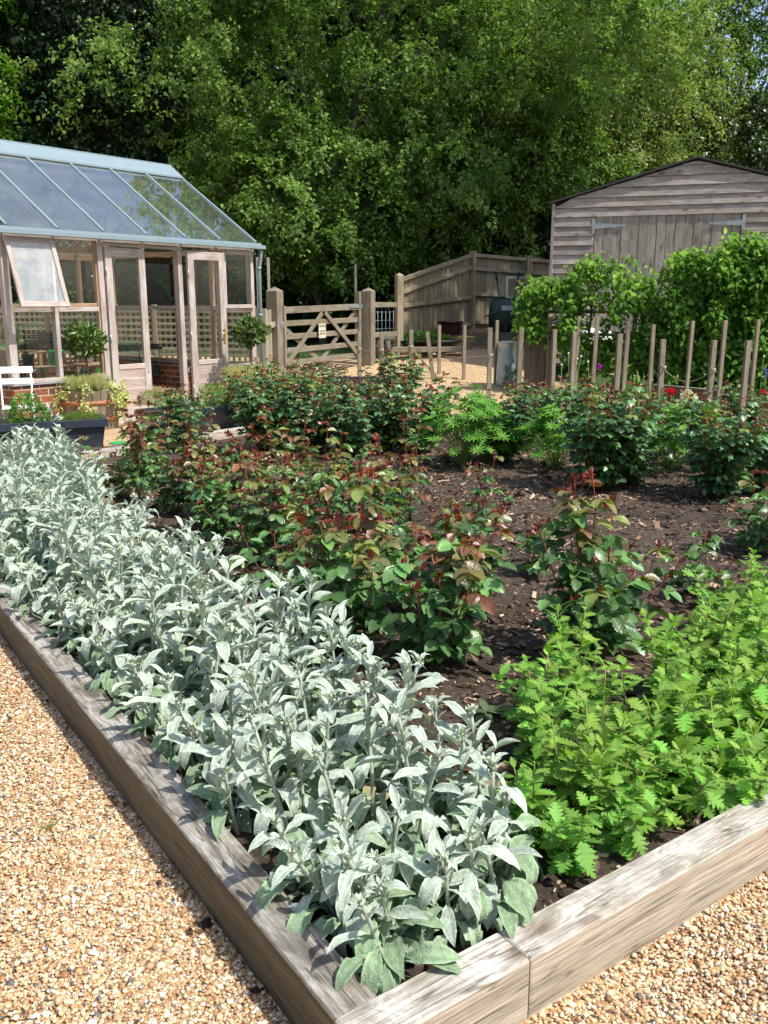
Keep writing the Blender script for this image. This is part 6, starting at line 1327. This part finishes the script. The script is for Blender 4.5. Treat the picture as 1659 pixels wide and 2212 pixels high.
# the big hazel in the centre
c = wp(800, 250, 24.5); tree('hazel_tree', 'large mid green broadleaf tree filling the centre of the background behind the gate', 'trees behind the garden', (c[0], 25, .6), (c[0] + .35, 24.5, 6.8), (6.7, 5.2, 5.8), 1, 2700, 75, .105, G1, .62, .28, .35, zmin=1.7, lumps=.27)
c = wp(700, 560, 20.8); tree('hazel_bush', 'drooping broadleaf bush hanging over the field gate', 'trees behind the garden', (c[0], 21.5, .6), (c[0] - .2, 21.0, 3.9), (2.9, 1.6, 1.9), 2, 400, 60, .10, G1, .5, .10, .4, zmin=1.9, limbs=5)
c = wp(1040, 420, 22.0); tree('hazel_bush', 'leafy bough of the broadleaf wood above the corner of the board fence', 'trees behind the garden', (c[0], 23.5, .9), (c[0], 22.6, 5.2), (2.8, 2.0, 2.0), 3, 440, 60, .10, G1, .5, .10, .4, limbs=5)
# dark evergreens
DK = [((.018, .045, .016), .6), ((.026, .06, .022), .4)]
c = wp(215, 150, 23); tree('holly_tree', 'very dark evergreen between the bright maple and the big central tree', 'trees behind the garden', (c[0], 23.5, .8), (c[0] - .15, 23, 7.2), (2.0, 1.8, 6.6), 4, 1300, 60, .11, DK, .5, .25, .2, mat='dark_leaf', limbs=6)
c = wp(1050, 500, 24.0); tree('yew_tree', 'dark evergreen undergrowth behind the board fence', 'trees behind the garden', (c[0], 25.5, .9), (c[0] + .2, 25.0, 2.8), (4.2, 1.8, 2.6), 5, 620, 60, .12, DK, .5, .15, .2, mat='dark_leaf', limbs=5)
c = wp(640, 640, 24.0); tree('laurel_bush', 'dark leafy undergrowth seen through and over the field gate', 'trees behind the garden', (c[0], 24.5, .6), (c[0], 23.2, 1.9), (4.2, 1.4, 2.0), 6, 520, 50, .13, [((.035, .085, .02), .6), ((.05, .11, .03), .4)], .5, .1, .3, limbs=5)
# maple at the left edge
ML = [((.14, .32, .03), .5), ((.10, .23, .025), .3), ((.20, .40, .05), .2)]
c = wp(-40, 130, 23); tree('maple_tree', 'bright yellow green maple at the top left edge', 'trees behind the garden', (c[0] - .6, 23, .6), (c[0] - .9, 21.5, 6.6), (2.2, 2.0, 4.6), 7, 620, 60, .15, ML, .6, .22, .25, limbs=8)
# the light willow like tree on the right and the others behind the shed
WL = [((.27, .35, .11), .4), ((.18, .27, .075), .35), ((.34, .41, .16), .25)]
c = wp(1270, 170, 26); tree('birch_tree', 'light olive green tree with small hanging leaves above the shed', 'trees behind the garden', (c[0], 27, 1.), (c[0], 26, 6.8), (3.0, 2.4, 5.0), 8, 900, 60, .10, WL, .7, .16, .9, shell=(.45, 1.02), limbs=10)
c = wp(1440, 250, 29); tree('birch_tree', 'pale thin leaved tree rising behind the roof of the shed', 'trees behind the garden', (c[0], 30, 1.), (c[0], 29, 6.6), (2.8, 2.2, 4.6), 9, 560, 50, .11, WL, .7, .16, .9, shell=(.4, 1.02), limbs=10)
c = wp(1600, 120, 31); tree('ash_tree', 'loose leaved tree at the top right corner with bright sky between its branches', 'trees behind the garden', (c[0], 32, 1.), (c[0] + .4, 31, 8.6), (3.4, 2.4, 4.6), 10, 420, 45, .16, [((.15, .25, .05), .6), ((.10, .19, .04), .4)], .8, .18, .5, shell=(.3, 1.05), limbs=12)
c = wp(1620, 330, 27); tree('holly_tree', 'dark evergreen mass behind the right slope of the shed roof', 'trees behind the garden', (c[0], 28, 1.), (c[0] + .6, 27.5, 4.6), (3.8, 1.8, 2.9), 11, 520, 50, .13, [((.04, .08, .025), .6), ((.07, .12, .03), .4)], .5, .2, .3, mat='dark_leaf', limbs=6)
c = wp(1340, 400, 27.5); tree('holly_tree', 'dark evergreen behind the left slope of the shed roof', 'trees behind the garden', (c[0], 28.5, 1.), (c[0], 28, 4.3), (3.2, 1.6, 3.4), 12, 480, 50, .12, DK, .5, .2, .3, mat='dark_leaf', limbs=6)
tree('added_shade_oak', 'unseen oak added right of the shed, its boughs shading the fence corner', 'trees behind the garden', (11.8, 15.2, .8), (8.0, 16.6, 10.3), (4.0, 2.6, 2.6), 21, 460, 50, .16, G1, .7, .3, .3, back=1.0, limbs=8)  # crown kept out of view, added to cast shade on fence and shed
# the rest of the wood
def woodland():
    rg = np.random.default_rng(99); mb = MB(); n = 7500
    x = rg.uniform(-34, 30, n); y = rg.uniform(33, 42, n) ; top = np.where(x < 8, 19.0, 12.5 - 6 * ss(8, 13, x) + 9 * ss(20, 26, x)) * (1 + .08 * np.sin(x * 1.1) + .05 * np.sin(x * 2.7 + 1)); z = .5 + (top - .5) * rg.uniform(0, 1, n) ** .8; k_ = (x < 8) | (rg.random(n) < .75); x, y, z = x[k_], y[k_], z[k_]; n = len(x)
    P = np.stack([x, y, z], 1); m = 26; Q = (P[:, None] + rg.normal(0, .62, (n, m, 3))).reshape(-1, 3); K = len(Q); base = np.array([[.035, .075, .02], [.05, .10, .025], [.025, .055, .018]])[rg.integers(0, 3, n)] * rg.normal(1, .2, (n, 1))
    mb.scatter(QL, Q, unit(rg.normal(0, 1, (K, 3))), unit(rg.normal(0, .6, (K, 3)) + (0, -.3, .8)), rg.uniform(.34, .60, K), np.clip(np.repeat(base, m, 0), .003, .8))
    o = mb.build('woodland', M['tree_leaf']); tag(o, 'dense dark wood closing the view behind all the trees', 'woodland', kind='stuff')
woodland()
def behind():  # tree belt behind the camera, added to darken reflections in the glass
    rg = np.random.default_rng(98); mb = MB(); n = 1500; x = rg.uniform(-40, 40, n); y = rg.uniform(-34, -27, n); z = 12 * rg.uniform(0, 1, n) * (1 + .2 * np.sin(x * .5)); m = 20
    Q = (np.stack([x, y, z], 1)[:, None] + rg.normal(0, .9, (n, m, 3))).reshape(-1, 3); K = len(Q); mb.scatter(QL, Q, unit(rg.normal(0, 1, (K, 3))), unit(rg.normal(0, .6, (K, 3)) + (0, .3, .8)), rg.uniform(.5, .9, K), jit((.06, .12, .025), K)); o = mb.build('woodland', M['tree_leaf']); tag(o, 'unseen belt of trees added behind the camera for reflections', 'woodland', kind='stuff')
behind()
rg = np.random.default_rng(55)
for k, (px, Y) in enumerate(((905, 27), (650, 28), (470, 29), (1150, 28.5))):
    x = W(px, 600, Y)[0]; t = MB(); limb(t, (0, 0, -.5), (rg.normal(0, .5), 0, 8), .2, .1, rg, 10); o = t.build('tree_trunk', M['bark'], loc=(x, Y, .8)); tag(o, ['bare dark trunk under the canopy left of the board fence', 'bare dark trunk deep behind the field gate', 'bare dark trunk behind the greenhouse gable', 'bare dark trunk behind the fence corner'][k], 'tree trunk', 'dark trunks under the canopy')

# pleached hornbeam hedge
HL = leaf(1, .56, 5, rad=[.1, .9, 1., .6, .03], droop=.2, fold=.15)
def hedge_plant(label, px, Y, zt_, w_, seed, n, depth=.35, z0=.35, cols=((.13, .28, .03), (.18, .35, .05), (.08, .19, .025)), holes=0., trunk=True, top=1.):
    rg = np.random.default_rng(seed); x = W(px, 700, Y)[0]; zb = gp(x, Y); t = thing('hornbeam', label, 'hedge', (x, Y, zb), 0, 'hornbeams of the hedge before the shed'); H = zt_ - zb
    nc = n // 14; cx = rg.uniform(-w_ / 2, w_ / 2, nc); cz = rg.uniform(z0, H, nc); cy = rg.uniform(-depth, depth, nc)
    env = depth * (1 + .35 * np.sin(cx * 7 + seed) * np.sin(cz * 6 + 1)); cy = np.where(rg.random(nc) < .65, -env * rg.uniform(.7, 1.05, nc), cy); hi = H * (1 - .10 * (np.sin(cx * 5 + seed * 2) + .5 * np.sin(cx * 13)) * .9); cz = np.minimum(cz, hi)
    if holes:
        q = np.sin(cx * 6 + seed) * np.sin(cz * 5.5 + 2) ; k = q < (1 - holes); cx, cy, cz = cx[k], cy[k], cz[k]
    nc = len(cx); m = 14; Q = np.stack([cx, cy, cz], 1)[:, None] + rg.normal(0, .07, (nc, m, 3)) * (1, .8, 1); Q = Q.reshape(-1, 3); K = len(Q)
    young = (Q[:, 2] > H * .82); base = np.array(cols)[np.repeat(rg.integers(0, 3, nc), m)]; base = np.where(young[:, None], base * (1.35, 1.25, 1.2), base) * rg.normal(1, .13, (K, 1))
    front = np.stack([rg.normal(0, .6, K), np.full(K, -.7), np.full(K, -.6)], 1) + rg.normal(0, .4, (K, 3)); mb = MB(); mb.scatter(HL, Q, unit(front), unit(rg.normal(0, .35, (K, 3)) + (0, -.55, .8)), rg.uniform(.065, .11, K), np.clip(base, .003, .8)); mb.build('foliage', M['tree_leaf'], t)
    tr_ = MB(); limb(tr_, (0, 0, -.1), (0, 0, H * .9), .035, .012, rg, 8)
    for k in rg.permutation(nc)[:40]: limb(tr_, (0, 0, cz[k] * .85), (cx[k], cy[k], cz[k]), .010, .003, rg, 5)
    # shoots that stick out above
    sh_ = MB()
    for k in range(9):
        xx = rg.uniform(-w_ / 2, w_ / 2); a = np.array([xx, rg.normal(0, .1), H * .93]); b = a + (rg.normal(0, .08), rg.normal(0, .05), rg.uniform(.08, .22)); limb(tr_, a, b, .004, .002, rg, 4); nn = 7; u = rg.uniform(.2, 1, (nn, 1)); sh_.scatter(HL, a + (b - a) * u, unit(rg.normal(0, .7, (nn, 3)) + (0, 0, .3)), unit(rg.normal(0, .5, (nn, 3)) + (0, 0, 1)), .055, jit((.24, .30, .07), nn))
    sh_.build('young_shoots', M['tree_leaf'], t); tr_.build('trunk', M['bark'], t); return t
YH = 12.6
hedge_plant('leftmost hornbeam of the hedge, loose and hanging beside the brown boards', 1180, 13.6, zt(600, 13.6), .90, 1, 2000, .30, .80, holes=.45)
hedge_plant('thin pleached hornbeam with gaps showing the shed, second from the left', 1280, 13.2, zt(565, 13.2), .95, 2, 2000, .26, .30, holes=.75)
hedge_plant('hornbeam with a bare middle joining the thin part to the full hedge', 1385, 13.0, zt(590, 13.0), .85, 3, 2400, .28, .15, holes=.6)
hedge_plant('full hornbeam where the hedge rises, left of its densest part', 1490, 12.8, zt(545, 12.8), .85, 4, 5200, .38, .02, holes=.05)
hedge_plant('dense tall hornbeam in the right part of the hedge', 1575, 12.6, zt(520, 12.6), .85, 5, 6200, .42, .02)
hedge_plant('dense tall hornbeam at the right edge of the photograph', 1665, 12.4, zt(522, 12.4), .9, 6, 6200, .42, .02)
p0 = W(1180, 700, 13.5); p1 = W(1560, 700, 12.9)
fr = thing('hedge_frame', 'horizontal rails and posts of the frame that trains the thin hedge', 'frame', (p0[0], 13.55, gp(p0[0], 13.5)), math.atan2(-.6, p1[0] - p0[0]))
for z in (.85, 1.18, 1.62): mb = MB(); mb.beam((0, 0, z), (2.6, 0, z), .03, .045); mb.build('rail', M['gate_wood'], fr)
for x in (.0, 1.3, 2.6): mb = MB(); mb.beam((x, .04, -.2), (x, .04, 1.7), .06, .06, up=(0, 1, 0)); mb.build('post', M['gate_wood'], fr)
